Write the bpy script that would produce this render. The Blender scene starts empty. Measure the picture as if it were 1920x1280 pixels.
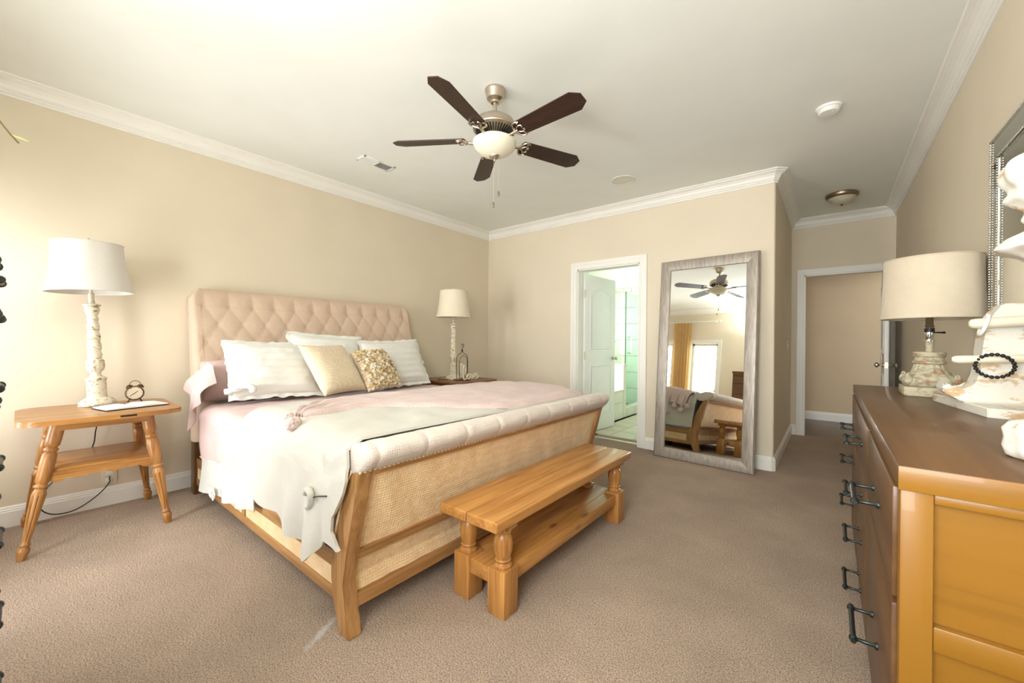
import bpy, bmesh, math, random
from mathutils import Vector, Matrix, noise
PI = math.pi
sc = bpy.context.scene
COL = sc.collection
random.seed(7)

# ------------------------------------------------------------------ camera
cam_d = bpy.data.cameras.new('camera'); cam = bpy.data.objects.new('camera', cam_d); COL.objects.link(cam)
CAM_H = 1.1738
R_ = Vector((.77942, .62644, .0086)); U_ = Vector((-.0072, -.00476, .99996)); D_ = Vector((-.62646, .77946, -.0008))
m = Matrix((R_, U_, -D_)).transposed().to_4x4(); m.translation = Vector((0, 0, CAM_H))
cam.matrix_world = m
cam_d.sensor_width = 36; cam_d.lens = 743.74 / 1920 * 36; cam_d.clip_start = .02
sc.camera = cam
# ------------------------------------------------------------------ world, lights, exposure
w = bpy.data.worlds.new('world'); sc.world = w; w.use_nodes = True
wn = w.node_tree
bg = wn.nodes['Background']; bg.inputs[0].default_value = (.86, .94, 1.0, 1); bg.inputs[1].default_value = 2.2
vs = sc.view_settings; vs.view_transform = 'Standard'; vs.look = 'None'; vs.gamma = 1; vs.use_curve_mapping = False
vs.exposure = -0.10
def area(name, loc, size, power, color, rot, spread=180):
    l = bpy.data.lights.new(name, 'AREA'); l.shape = 'RECTANGLE'; l.size, l.size_y = size; l.energy = power; l.color = color; l.spread = math.radians(spread)
    o = bpy.data.objects.new(name, l); COL.objects.link(o); o.location = loc; o.rotation_euler = rot; o['kind'] = 'helper'; return o
DAY = (.97, .985, 1.0)
RX = (math.radians(90), 0, 0)            # faces +y
area('daylight_patio_door', (-2.70, -.75, 1.15), (.62, 2.0), 40, DAY, RX, 125)
area('daylight_side_window', (-3.62, -.75, 1.3), (.5, 1.7), 24, DAY, RX, 125)
area('daylight_rear_window', (-.28, -.75, 1.55), (1.2, 1.35), 64, DAY, RX, 125)
area('bounce_fill', (-1.35, -.25, 2.15), (.6, .6), 50, (.95, .985, 1), (math.radians(180), 0, 0))  # unseen upward fill light, added to brighten the ceiling and soften the room
area('daylight_bath_window', (-3.86, 5.2, 1.6), (1.0, 1.3), 125, (.93, 1, .97), (math.radians(90), 0, math.radians(-90)))
area('daylight_hall', (1.1, 7.25, 2.3), (.7, .7), 5, (1, .95, .88), (0, 0, 0))
# ------------------------------------------------------------------ helpers
ORG = {}
def org(o): return ORG.get(o.name, Vector((0, 0, 0)))
def thing(name, label, cat, loc=(0, 0, 0), group=None):
    o = bpy.data.objects.new(name, None); COL.objects.link(o); o.location = loc; o.empty_display_size = .1
    o['label'] = label; o['category'] = cat
    if group: o['group'] = group
    ORG[o.name] = Vector(loc); return o
def part(name, bm, mat, parent=None, smooth=40, label=None, loc=None):
    """link a bmesh built in world coordinates as one mesh object"""
    o0 = org(parent) if parent is not None else Vector(loc or (0, 0, 0))
    if o0.length: bmesh.ops.translate(bm, verts=bm.verts, vec=-o0)
    bmesh.ops.recalc_face_normals(bm, faces=bm.faces)
    me = bpy.data.meshes.new(name); bm.to_mesh(me); bm.free()
    o = bpy.data.objects.new(name, me); COL.objects.link(o)
    for mm in (mat if isinstance(mat, (list, tuple)) else [mat]): me.materials.append(mm)
    if smooth:
        me.shade_smooth(); me.set_sharp_from_angle(angle=math.radians(smooth))
    if parent is not None:
        o.parent = parent
        if parent.type == 'MESH': pass
    else: o.location = o0
    ORG[o.name] = o0
    if label: o['label'] = label
    return o
def solo(name, bm, mat, label, cat, loc, group=None, smooth=40):
    o = part(name, bm, mat, None, smooth, label, loc); o['category'] = cat
    if group: o['group'] = group
    return o
def struct(name, bm, mat, parent=None, smooth=0, label=None):
    o = part(name, bm, mat, parent, smooth, label)
    if parent is None: o['kind'] = 'structure'
    return o
def NB(): return bmesh.new()
def box(bm, x0, x1, y0, y1, z0, z1, bev=0, seg=2, mat=None, M=None):
    r = bmesh.ops.create_cube(bm, size=1)
    vs_ = r['verts']
    for v in vs_:
        v.co = Vector(((x0 + x1) / 2 + v.co.x * (x1 - x0), (y0 + y1) / 2 + v.co.y * (y1 - y0), (z0 + z1) / 2 + v.co.z * (z1 - z0)))
    fs = list({f for v in vs_ for f in v.link_faces})
    if mat is not None:
        for f in fs: f.material_index = mat
    if bev:
        es = list({e for v in vs_ for e in v.link_edges})
        rr = bmesh.ops.bevel(bm, geom=es, offset=bev, segments=seg, affect='EDGES', profile=.5)
        if M is not None:
            bmesh.ops.transform(bm, matrix=M, verts=list({v for f in rr['faces'] for v in f.verts}))
    elif M is not None: bmesh.ops.transform(bm, matrix=M, verts=vs_)
    return bm
def obox(bm, c, size, M3, bev=0):
    """oriented box"""
    t = NB(); box(t, -size[0] / 2, size[0] / 2, -size[1] / 2, size[1] / 2, -size[2] / 2, size[2] / 2, bev)
    mt = M3.to_4x4(); mt.translation = Vector(c); bmesh.ops.transform(t, matrix=mt, verts=t.verts); merge(bm, t)
def merge(bm, t):
    me = bpy.data.meshes.new('tmp'); t.to_mesh(me); t.free(); bm.from_mesh(me); bpy.data.meshes.remove(me)
def prism(bm, pts, axis, a0, a1, bev=0):
    """extrude closed 2D outline along an axis; pts in the other two axes, ordered xyz"""
    def mk(p, a):
        if axis == 0: return (a, p[0], p[1])
        if axis == 1: return (p[0], a, p[1])
        return (p[0], p[1], a)
    t = NB()
    A = [t.verts.new(mk(p, a0)) for p in pts]; B = [t.verts.new(mk(p, a1)) for p in pts]
    n = len(pts)
    t.faces.new(A); t.faces.new(B[::-1])
    for i in range(n): t.faces.new((A[i], B[i], B[(i + 1) % n], A[(i + 1) % n]))
    if bev: bmesh.ops.bevel(t, geom=list(t.edges), offset=bev, segments=2, affect='EDGES')
    merge(bm, t)
def lathe(bm, prof, c=(0, 0, 0), seg=32, M=None, mod=None):
    """revolve [(r,z)]; mod(r,z,ang)->r"""
    rings = []; nv = []
    for r, z in prof:
        if r < 1e-5:
            v = bm.verts.new((c[0], c[1], c[2] + z)); rings.append([v]); nv.append(v)
        else:
            ring = []
            for k in range(seg):
                a = 2 * PI * k / seg; rr = mod(r, z, a) if mod else r
                v = bm.verts.new((c[0] + rr * math.cos(a), c[1] + rr * math.sin(a), c[2] + z)); ring.append(v); nv.append(v)
            rings.append(ring)
    for a, b in zip(rings, rings[1:]):
        for k in range(seg):
            k2 = (k + 1) % seg
            if len(a) == 1 and len(b) == 1: break
            if len(a) == 1: bm.faces.new((a[0], b[k], b[k2]))
            elif len(b) == 1: bm.faces.new((a[k], b[0], a[k2]))
            else: bm.faces.new((a[k], b[k], b[k2], a[k2]))
    if len(rings[0]) > 1: bm.faces.new(rings[0])
    if len(rings[-1]) > 1: bm.faces.new(rings[-1][::-1])
    if M is not None: bmesh.ops.transform(bm, matrix=M, verts=nv)
    return bm
def tube(bm, pts, r, seg=8, closed=False):
    pts = [Vector(p) for p in pts]; n = len(pts); rings = []
    up = Vector((0, 0, 1))
    prev = None
    for i, p in enumerate(pts):
        if closed: t = pts[(i + 1) % n] - pts[i - 1]
        else: t = pts[min(i + 1, n - 1)] - pts[max(i - 1, 0)]
        t.normalize()
        if prev is None:
            a = t.cross(up)
            if a.length < .1: a = t.cross(Vector((1, 0, 0)))
        else: a = prev - t * prev.dot(t)
        a.normalize(); prev = a; b = t.cross(a)
        rr = r[i] if isinstance(r, (list, tuple)) else r
        rings.append([bm.verts.new(p + (a * math.cos(2 * PI * k / seg) + b * math.sin(2 * PI * k / seg)) * rr) for k in range(seg)])
    m_ = n if closed else n - 1
    for i in range(m_):
        A, B = rings[i], rings[(i + 1) % n]
        for k in range(seg): bm.faces.new((A[k], A[(k + 1) % seg], B[(k + 1) % seg], B[k]))
    if not closed: bm.faces.new(rings[0][::-1]); bm.faces.new(rings[-1])
    return bm
def sphere(bm, c, r, seg=12, sx=1, sy=1, sz=1, rough=0):
    rr = bmesh.ops.create_uvsphere(bm, u_segments=seg, v_segments=max(6, seg // 2), radius=1)
    for v in rr['verts']:
        k = 1 + rough * noise.noise(Vector(v.co) * 4 + Vector(c) * 9)
        v.co = Vector((c[0] + v.co.x * r * sx * k, c[1] + v.co.y * r * sy * k, c[2] + v.co.z * r * sz * k))
def grid(bm, nu, nv, fn, thick=0, flip=False):
    """grid surface fn(u,v)->xyz, optional thickness by normals"""
    V = [[bm.verts.new(fn(i / nu, j / nv)) for j in range(nv + 1)] for i in range(nu + 1)]
    F = [bm.faces.new((V[i][j], V[i + 1][j], V[i + 1][j + 1], V[i][j + 1])) for i in range(nu) for j in range(nv)]
    if thick:
        bmesh.ops.recalc_face_normals(bm, faces=F)
        bmesh.ops.solidify(bm, geom=F, thickness=thick)
    return bm
def qbez(p, n=12):
    """catmull-rom through points"""
    P = [Vector(a) for a in p]; P = [P[0] * 2 - P[1]] + P + [P[-1] * 2 - P[-2]]; out = []
    for i in range(1, len(P) - 2):
        for k in range(n):
            t = k / n; a, b, c, d = P[i - 1], P[i], P[i + 1], P[i + 2]
            out.append(.5 * ((2 * b) + (c - a) * t + (2 * a - 5 * b + 4 * c - d) * t * t + (3 * b - a - 3 * c + d) * t ** 3))
    out.append(P[-2]); return out
def interp(xs, ys, x):
    if x <= xs[0]: return ys[0]
    for i in range(1, len(xs)):
        if x <= xs[i]:
            t = (x - xs[i - 1]) / (xs[i] - xs[i - 1]); t = t * t * (3 - 2 * t); return ys[i - 1] * (1 - t) + ys[i] * t
    return ys[-1]
def lin(xs, ys, x):
    if x <= xs[0]: return ys[0]
    for i in range(1, len(xs)):
        if x <= xs[i]:
            t = (x - xs[i - 1]) / (xs[i] - xs[i - 1]); return ys[i - 1] * (1 - t) + ys[i] * t
    return ys[-1]
def N3(x, y, z=0): return noise.noise(Vector((x, y, z)))
def copy_tree(o, dv, label=None):
    c = o.copy(); COL.objects.link(c); c.location = o.location + Vector(dv)
    if label: c['label'] = label
    for ch in o.children:
        d = ch.copy(); COL.objects.link(d); d.parent = c
        for g in ch.children:
            e = g.copy(); COL.objects.link(e); e.parent = d
    return c
# ------------------------------------------------------------------ materials
def srgb(r, g, b):
    f = lambda c: (c / 255 / 12.92) if c / 255 <= .04045 else ((c / 255 + .055) / 1.055) ** 2.4
    return (f(r), f(g), f(b), 1)
def mat(name, col, rough=.6, metal=0, spec=.5, coat=0, trans=0, sheen=0, ior=1.45):
    m_ = bpy.data.materials.new(name); m_.use_nodes = True; b = m_.node_tree.nodes['Principled BSDF']
    b.inputs['Base Color'].default_value = col; b.inputs['Roughness'].default_value = rough; b.inputs['Metallic'].default_value = metal
    b.inputs['Specular IOR Level'].default_value = spec; b.inputs['Coat Weight'].default_value = coat
    b.inputs['Transmission Weight'].default_value = trans; b.inputs['Sheen Weight'].default_value = sheen; b.inputs['IOR'].default_value = ior
    return m_, m_.node_tree, b
def nd(nt, t, **kw):
    n = nt.nodes.new(t)
    for k, v in kw.items(): setattr(n, k, v)
    return n
def coords(nt, scale=(1, 1, 1), rot=(0, 0, 0)):
    tc = nd(nt, 'ShaderNodeTexCoord'); mp = nd(nt, 'ShaderNodeMapping'); mp.inputs['Scale'].default_value = scale; mp.inputs['Rotation'].default_value = rot
    nt.links.new(tc.outputs['Object'], mp.inputs['Vector']); return mp.outputs[0]
def noise_n(nt, vec, scale, detail=3, rough=.5, dist=0):
    n = nd(nt, 'ShaderNodeTexNoise'); n.inputs['Scale'].default_value = scale; n.inputs['Detail'].default_value = detail
    n.inputs['Roughness'].default_value = rough; n.inputs['Distortion'].default_value = dist; nt.links.new(vec, n.inputs['Vector']); return n.outputs['Fac']
def ramp(nt, fac, stops):
    r = nd(nt, 'ShaderNodeValToRGB'); e = r.color_ramp.elements
    while len(e) < len(stops): e.new(.5)
    for s, (p, c) in zip(e, stops): s.position = p; s.color = c
    nt.links.new(fac, r.inputs[0]); return r.outputs[0]
def bump(nt, b, h, strength=.3, dist=.01):
    n = nd(nt, 'ShaderNodeBump'); n.inputs['Strength'].default_value = strength; n.inputs['Distance'].default_value = dist
    nt.links.new(h, n.inputs['Height']); nt.links.new(n.outputs[0], b.inputs['Normal'])
def mul(c, k): return (c[0] * k, c[1] * k, c[2] * k, 1)
def mix(a, b, t): return tuple(a[i] * (1 - t) + b[i] * t for i in range(3)) + (1,)
def noisy(name, c1, c2, scale=8, rough=.7, bscale=60, bstr=.2, bdist=.004, detail=3, lo=.35, hi=.65, stretch=(1, 1, 1), **kw):
    m_, nt, b = mat(name, c1, rough, **kw); v = coords(nt, stretch)
    nt.links.new(ramp(nt, noise_n(nt, v, scale, detail), [(lo, c1), (hi, c2)]), b.inputs['Base Color'])
    if bstr: bump(nt, b, noise_n(nt, v, bscale, 3), bstr, bdist)
    return m_
def wood(name, dark, light, axis, rough=.45, scale=1, knots=False, coat=0.0, streak=.5, dist=.8):
    m_, nt, b = mat(name, light, rough, coat=coat)
    s = [16 * scale] * 3; s[axis] = 1.1 * scale
    v = coords(nt, tuple(s))
    n1 = noise_n(nt, v, 1.6, 5, .6, dist)
    s2 = [120 * scale] * 3; s2[axis] = 4 * scale
    n2 = noise_n(nt, coords(nt, tuple(s2)), 1.0, 2, .5)
    mx = nd(nt, 'ShaderNodeMath', operation='MULTIPLY_ADD'); nt.links.new(n2, mx.inputs[0]); mx.inputs[1].default_value = .35; nt.links.new(n1, mx.inputs[2])
    c = ramp(nt, mx.outputs[0], [(.42, dark), (.62, mix(dark, light, streak)), (.85, light)])
    if knots:
        vo = nd(nt, 'ShaderNodeTexVoronoi'); sk = [7.0] * 3; sk[axis] = 3.0
        nt.links.new(coords(nt, tuple(sk)), vo.inputs['Vector']); vo.inputs['Scale'].default_value = .8; vo.inputs['Randomness'].default_value = 1
        kf = ramp(nt, vo.outputs['Distance'], [(.05, (1, 1, 1, 1)), (.13, (0, 0, 0, 1))])
        mm = nd(nt, 'ShaderNodeMix', data_type='RGBA'); nt.links.new(kf, mm.inputs[0]); nt.links.new(c, mm.inputs[6]); mm.inputs[7].default_value = mul(dark, .55)
        c = mm.outputs[2]
    nt.links.new(c, b.inputs['Base Color']); bump(nt, b, mx.outputs[0], .12, .002); return m_
def weave(name, c1, c2, sc_=400, rough=.9, bstr=.35, blotch=6, trans=0):
    m_, nt, b = mat(name, c1, rough, sheen=.2, spec=.2)
    v = coords(nt)
    s3 = nd(nt, 'ShaderNodeSeparateXYZ'); nt.links.new(v, s3.inputs[0])
    def sn(o):
        a = nd(nt, 'ShaderNodeMath', operation='MULTIPLY'); nt.links.new(o, a.inputs[0]); a.inputs[1].default_value = sc_
        c_ = nd(nt, 'ShaderNodeMath', operation='SINE'); nt.links.new(a.outputs[0], c_.inputs[0]); return c_.outputs[0]
    ad = nd(nt, 'ShaderNodeMath', operation='ADD'); nt.links.new(sn(s3.outputs[1]), ad.inputs[0]); nt.links.new(sn(s3.outputs[2]), ad.inputs[1])
    ad2 = nd(nt, 'ShaderNodeMath', operation='ADD'); nt.links.new(ad.outputs[0], ad2.inputs[0]); nt.links.new(sn(s3.outputs[0]), ad2.inputs[1])
    nt.links.new(ramp(nt, noise_n(nt, v, blotch, 6, .7), [(.3, c1), (.7, c2)]), b.inputs['Base Color'])
    n2 = nd(nt, 'ShaderNodeMath', operation='MULTIPLY_ADD'); nt.links.new(noise_n(nt, v, 90, 3), n2.inputs[0]); n2.inputs[1].default_value = 3; nt.links.new(ad2.outputs[0], n2.inputs[2])
    bump(nt, b, n2.outputs[0], bstr, .0008); return m_

WALL = noisy('wall_paint', srgb(224, 212, 189), srgb(228, 216, 193), 2, .75, 250, .06, .001)
CEIL = noisy('ceiling_paint', srgb(236, 238, 231), srgb(240, 242, 235), 2, .85, 250, .06, .001)
TRIM = noisy('trim_paint', srgb(240, 238, 230), srgb(244, 242, 234), 3, .4, 200, .02, .001)
DOORW = noisy('door_paint', srgb(238, 238, 232), srgb(242, 242, 236), 3, .35, 200, .02, .001)
HALLP = noisy('hall_paint', srgb(206, 184, 152), srgb(210, 188, 156), 2, .75, 250, .06, .001)
def carpet():
    m_, nt, b = mat('carpet', srgb(190, 158, 138), .95, spec=.1, sheen=.3)
    v = coords(nt)
    a = noise_n(nt, v, 2.2, 4, .6); f = noise_n(nt, v, 170, 3, .75); g = noise_n(nt, v, 62, 3, .7)
    c1 = ramp(nt, f, [(.38, srgb(148, 116, 92)), (.5, srgb(217, 186, 155)), (.62, srgb(240, 215, 187))])
    c2 = ramp(nt, a, [(.35, (.80, .79, .78, 1)), (.65, (1.0, 1.0, 1.0, 1))])
    mm = nd(nt, 'ShaderNodeMix', data_type='RGBA', blend_type='MULTIPLY'); mm.inputs[0].default_value = 1; nt.links.new(c1, mm.inputs[6]); nt.links.new(c2, mm.inputs[7])
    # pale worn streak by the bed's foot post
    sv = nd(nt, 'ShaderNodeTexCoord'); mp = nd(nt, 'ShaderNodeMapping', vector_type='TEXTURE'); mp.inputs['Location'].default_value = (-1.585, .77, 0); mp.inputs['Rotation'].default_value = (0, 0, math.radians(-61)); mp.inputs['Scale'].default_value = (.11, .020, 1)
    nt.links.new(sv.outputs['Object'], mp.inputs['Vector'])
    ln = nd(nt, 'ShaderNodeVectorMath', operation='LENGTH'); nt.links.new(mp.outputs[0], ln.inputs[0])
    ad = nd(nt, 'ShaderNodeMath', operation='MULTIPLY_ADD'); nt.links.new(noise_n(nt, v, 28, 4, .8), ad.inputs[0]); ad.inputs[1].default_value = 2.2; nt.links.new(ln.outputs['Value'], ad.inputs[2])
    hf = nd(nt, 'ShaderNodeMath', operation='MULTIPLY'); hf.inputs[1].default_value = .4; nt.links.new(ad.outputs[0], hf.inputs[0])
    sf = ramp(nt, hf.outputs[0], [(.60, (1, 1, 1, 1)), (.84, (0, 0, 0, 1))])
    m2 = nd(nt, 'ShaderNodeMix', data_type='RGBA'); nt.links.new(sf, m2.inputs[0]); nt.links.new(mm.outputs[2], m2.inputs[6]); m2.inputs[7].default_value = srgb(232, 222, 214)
    nt.links.new(m2.outputs[2], b.inputs['Base Color'])
    h = nd(nt, 'ShaderNodeMath', operation='ADD'); nt.links.new(f, h.inputs[0]); nt.links.new(g, h.inputs[1])
    bump(nt, b, h.outputs[0], 1.0, .018); return m_
CARPET = carpet()
OAKX = [wood('golden_oak_%s' % 'xyz'[a], srgb(122, 74, 32), srgb(184, 132, 72), a, .35, 1, coat=.15) for a in range(3)]
PINE = [wood('honey_pine_%s' % 'xyz'[a], srgb(146, 90, 38), srgb(200, 146, 80), a, .38, .8, knots=(a != 2), coat=.2) for a in range(3)]
BEDW = [wood('bed_wood_%s' % 'xyz'[a], srgb(130, 88, 46), srgb(184, 138, 86), a, .5, 1) for a in range(3)]
DRK = [wood('dresser_brown_%s' % 'xyz'[a], srgb(80, 52, 27), srgb(106, 74, 42), a, .4, .5, coat=.1, dist=.3) for a in range(3)]
DRO = [wood('dresser_amber_%s' % 'xyz'[a], srgb(122, 82, 18), srgb(138, 95, 24), a, .4, .6, coat=.1, streak=.8, dist=.15) for a in range(3)]
WALN = wood('walnut', srgb(96, 58, 34), srgb(142, 96, 60), 1, .35)
BLADE = wood('fan_blade_wood', srgb(34, 20, 14), srgb(62, 38, 28), 0, .4, 1.5)
NICKEL, nt_, b_ = mat('brushed_nickel', srgb(196, 184, 168), .32, 1)
PEWTER, nt_, b_ = mat('aged_pewter', srgb(150, 132, 108), .35, 1)
CHROME, nt_, b_ = mat('chrome', srgb(215, 215, 212), .12, 1)
GUN, nt_, b_ = mat('gunmetal', srgb(62, 68, 66), .38, .8)
BLACK, nt_, b_ = mat('black', srgb(22, 22, 24), .5)
BRASSK, nt_, b_ = mat('dark_bronze', srgb(92, 70, 52), .35, .9)
UPH = weave('headboard_linen', srgb(208, 183, 160), srgb(215, 191, 169), 700, .85, .25)
ROLLF = weave('roll_linen', srgb(202, 189, 176), srgb(214, 202, 190), 600, .85, .3)
BURL = weave('burlap', srgb(226, 190, 140), srgb(242, 214, 170), 520, .9, .5, 12)
WHITEC = weave('white_cotton', srgb(226, 225, 218), srgb(234, 233, 226), 900, .9, .15)
CREAMC = weave('cream_comforter', srgb(196, 192, 180), srgb(203, 199, 188), 900, .9, .2)
PINK = weave('pink_linen', srgb(204, 176, 171), srgb(211, 184, 178), 800, .9, .2)
THROWM = weave('pink_knit', srgb(208, 184, 177), srgb(216, 193, 186), 380, .95, .5)
HEMW = weave('linen_hem', srgb(200, 201, 192), srgb(207, 208, 200), 500, .9, .3)
SHADEW = weave('white_shade', srgb(218, 213, 204), srgb(222, 218, 209), 900, .8, .1)
SHADEB = weave('burlap_shade', srgb(194, 180, 156), srgb(203, 190, 168), 900, .85, .08)
SHADEC = weave('cream_shade', srgb(226, 212, 188), srgb(232, 220, 198), 700, .85, .2)
def distressed(name, base, under, rust, scale=30, thr=.6):
    m_, nt, b = mat(name, base, .75)
    v = coords(nt, (1, 1, 2.2))
    c = ramp(nt, noise_n(nt, v, scale, 5, .65), [(thr - .02, base), (thr + .03, under), (thr + .14, rust)])
    nt.links.new(c, b.inputs['Base Color']); bump(nt, b, noise_n(nt, v, scale * 1.5, 4), .3, .004); return m_
LAMPP = distressed('chalky_cream_paint', srgb(222, 214, 190), srgb(170, 150, 112), srgb(110, 88, 58), 34, .57)
STONE = distressed('weathered_plaster', srgb(186, 176, 148), srgb(160, 160, 136), srgb(166, 122, 90), 26, .50)
CHIP = distressed('chipped_white_paint', srgb(220, 216, 204), srgb(200, 172, 134), srgb(186, 146, 102), 9, .56)
GLASSB, nt_, b_ = mat('frosted_bowl_glass', srgb(232, 228, 206), .35, spec=.5); b_.inputs['Subsurface Weight'].default_value = .2; b_.inputs['Subsurface Radius'].default_value = (.03, .03, .03)
MIRROR, nt_, b_ = mat('mirror_silver', (.93, .95, .92, 1), .01, 1)
PAPER = noisy('paper', srgb(240, 238, 232), srgb(246, 244, 238), 5, .8, 100, .02)
GLASS, ng, bgl = mat('shower_glass', (.80, .95, .90, 1), .02, trans=1, ior=1.45)
_m = ng.nodes['Material Output']; _tr = nd(ng, 'ShaderNodeBsdfTransparent'); _tr.inputs[0].default_value = (.80, .93, .88, 1)
_gl = nd(ng, 'ShaderNodeBsdfGlossy'); _gl.inputs['Roughness'].default_value = .02; _mx = nd(ng, 'ShaderNodeMixShader'); _mx.inputs[0].default_value = .06
ng.links.new(_tr.outputs[0], _mx.inputs[1]); ng.links.new(_gl.outputs[0], _mx.inputs[2]); ng.links.new(_mx.outputs[0], _m.inputs[0])
TILE = noisy('bath_wall_tile', srgb(214, 212, 194), srgb(226, 224, 208), 5, .3, 30, .03, .002, 5)
TILEF = noisy('bath_floor_tile', srgb(206, 200, 176), srgb(220, 214, 192), 5, .35, 30, .03, .002, 5)
GROUT = noisy('grout', srgb(170, 164, 146), srgb(178, 172, 154), 20, .9)
HALLF = wood('hall_floor_wood', srgb(72, 58, 48), srgb(112, 94, 80), 0, .3)
def sheer(name, col):
    m_, nt, b = mat(name, col, .9, sheen=.2)
    out = nt.nodes['Material Output']; t = nd(nt, 'ShaderNodeBsdfTranslucent'); t.inputs[0].default_value = col; mx = nd(nt, 'ShaderNodeMixShader'); mx.inputs[0].default_value = .55
    nt.links.new(b.outputs[0], mx.inputs[1]); nt.links.new(t.outputs[0], mx.inputs[2]); nt.links.new(mx.outputs[0], out.inputs[0]); return m_
CURT = sheer('golden_curtain', srgb(226, 196, 140))
def grey_frame():
    m_, nt, b = mat('silver_washed_wood', srgb(170, 160, 148), .42, .35)
    v = coords(nt, (60, 60, 4)); n = noise_n(nt, v, 1.2, 4, .6); v2 = coords(nt, (4, 60, 60)); 
    n2 = noise_n(nt, coords(nt, (90, 90, 90)), 1, 3, .6)
    nt.links.new(ramp(nt, n, [(.3, srgb(146, 137, 126)), (.55, srgb(168, 159, 148)), (.75, srgb(184, 176, 166))]), b.inputs['Base Color'])
    bump(nt, b, n, .4, .003); return m_
FRAMEV = grey_frame()
# ------------------------------------------------------------------ room shell
LX, FY, RXW, CX, AY, BY = -3.954, 4.35, .575, -.404, 6.294, -.56
CZ = 2.76
def plate(name, x0, x1, y0, y1, z0, z1, mt, lab=None): b = NB(); box(b, x0, x1, y0, y1, z0, z1); return struct(name, b, mt, label=lab)
plate('floor', LX, RXW + .12, BY - .12, AY + .06, -.12, 0, CARPET)
plate('ceiling', LX - .1, RXW + .12, BY - .12, AY + .12, CZ, CZ + .1, CEIL)
plate('wall_left', LX - .12, LX, BY - .12, FY + .12, 0, CZ, WALL)
plate('wall_right', RXW, RXW + .12, BY - .12, AY + .12, 0, CZ, WALL)
# far wall with bathroom doorway, rounded outer corner
b = NB()
DX0, DX1, DZ = -2.46, -1.672, 2.065
prism(b, [(LX, FY), (DX0, FY), (DX0, FY + .12), (LX, FY + .12)], 2, 0, CZ)
cr = [(CX - .02 + .02 * math.sin(t), FY + .02 - .02 * math.cos(t)) for t in [PI / 2 * k / 6 for k in range(7)]]
prism(b, [(DX1, FY)] + cr + [(CX, FY + .12), (DX1, FY + .12)], 2, 0, CZ)
prism(b, [(DX0, FY), (DX1, FY), (DX1, FY + .12), (DX0, FY + .12)], 2, DZ, CZ)
struct('wall_back', b, WALL, smooth=30)
plate('wall_alcove_side', CX - .12, CX, FY + .12, AY + .12, 0, CZ, WALL)
AX0, AX1, AZ = -.269, .485, 2.045
b = NB(); box(b, CX, AX0, AY, AY + .12, 0, CZ); box(b, AX1, RXW, AY, AY + .12, 0, CZ); box(b, AX0, AX1, AY, AY + .12, AZ, CZ); struct('wall_alcove', b, WALL)
# rear wall behind the camera: patio door and windows
b = NB()
OPEN = [(-3.86, -3.40, .45, 2.0), (-2.98, -2.44, 0.02, 2.0), (-.85, .3, .85, 2.2)]
xs = [LX] + [v for o_ in OPEN for v in o_[:2]] + [RXW]
for i in range(0, len(xs), 2): box(b, xs[i], xs[i + 1], BY - .12, BY, 0, CZ)
for x0, x1, z0, z1 in OPEN:
    box(b, x0, x1, BY - .12, BY, z1, CZ); box(b, x0, x1, BY - .12, BY, -.02, z0)
struct('wall_rear', b, WALL)
# crown moulding: profile (out from wall, down from ceiling)
CR = [(0, -.11), (.012, -.11), (.015, -.102), (.012, -.095), (.020, -.092), (.024, -.084), (.020, -.078), (.030, -.070), (.036, -.052), (.050, -.034), (.068, -.024), (.076, -.022), (.076, -.014), (.090, -.012), (.095, -.006), (.095, 0), (0, 0)]
def sweep_profile(name, path, prof, z0, mt):
    """path of (x,y, nx,ny) corner points; offset direction nx,ny already includes mitre"""
    b = NB(); rings = []
    for x, y, nx, ny in path: rings.append([b.verts.new((x + nx * p, y + ny * p, z0 + q)) for p, q in prof])
    n = len(prof)
    for A, B_ in zip(rings, rings[1:]):
        for k in range(n): b.faces.new((A[k], A[(k + 1) % n], B_[(k + 1) % n], B_[k]))
    b.faces.new(rings[0]); b.faces.new(rings[-1][::-1]); return struct(name, b, mt, smooth=0)
sweep_profile('trim_1', [(LX, BY, 1, 1), (LX, FY, 1, -1)], CR, CZ, TRIM)
q = .02
sweep_profile('trim_2', [(LX, FY, 1, -1), (CX - q, FY, .42, -1), (CX, FY + q, 1, -.42), (CX, AY, 1, -1)], CR, CZ, TRIM)
sweep_profile('trim_3', [(CX, AY, 1, -1), (RXW, AY, -1, -1)], CR, CZ, TRIM)
sweep_profile('trim_4', [(RXW, AY, -1, -1), (RXW, BY, -1, 1)], CR, CZ, TRIM)
sweep_profile('trim_5', [(RXW, BY, -1, 1), (LX, BY, 1, 1)], CR, CZ, TRIM)
BB = [(0, 0), (.016, 0), (.016, .095), (.013, .1), (.013, .108), (.009, .113), (.009, .12), (.005, .128), (0, .128)]
sweep_profile('baseboard_left', [(LX, BY, 1, 1), (LX, FY, 1, -1)], BB, 0, TRIM)
sweep_profile('baseboard_back', [(LX, FY, 1, -1), (DX0 - .085, FY, 0, -1)], BB, 0, TRIM)
sweep_profile('baseboard_back_corner', [(DX1 + .085, FY, 0, -1), (CX - q, FY, .42, -1), (CX, FY + q, 1, -.42), (CX, AY, 1, -1), (AX0 - .075, AY, 0, -1)], BB, 0, TRIM)
sweep_profile('baseboard_right', [(RXW, AY, -1, -1), (RXW, BY, -1, 1)], BB, 0, TRIM)
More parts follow.
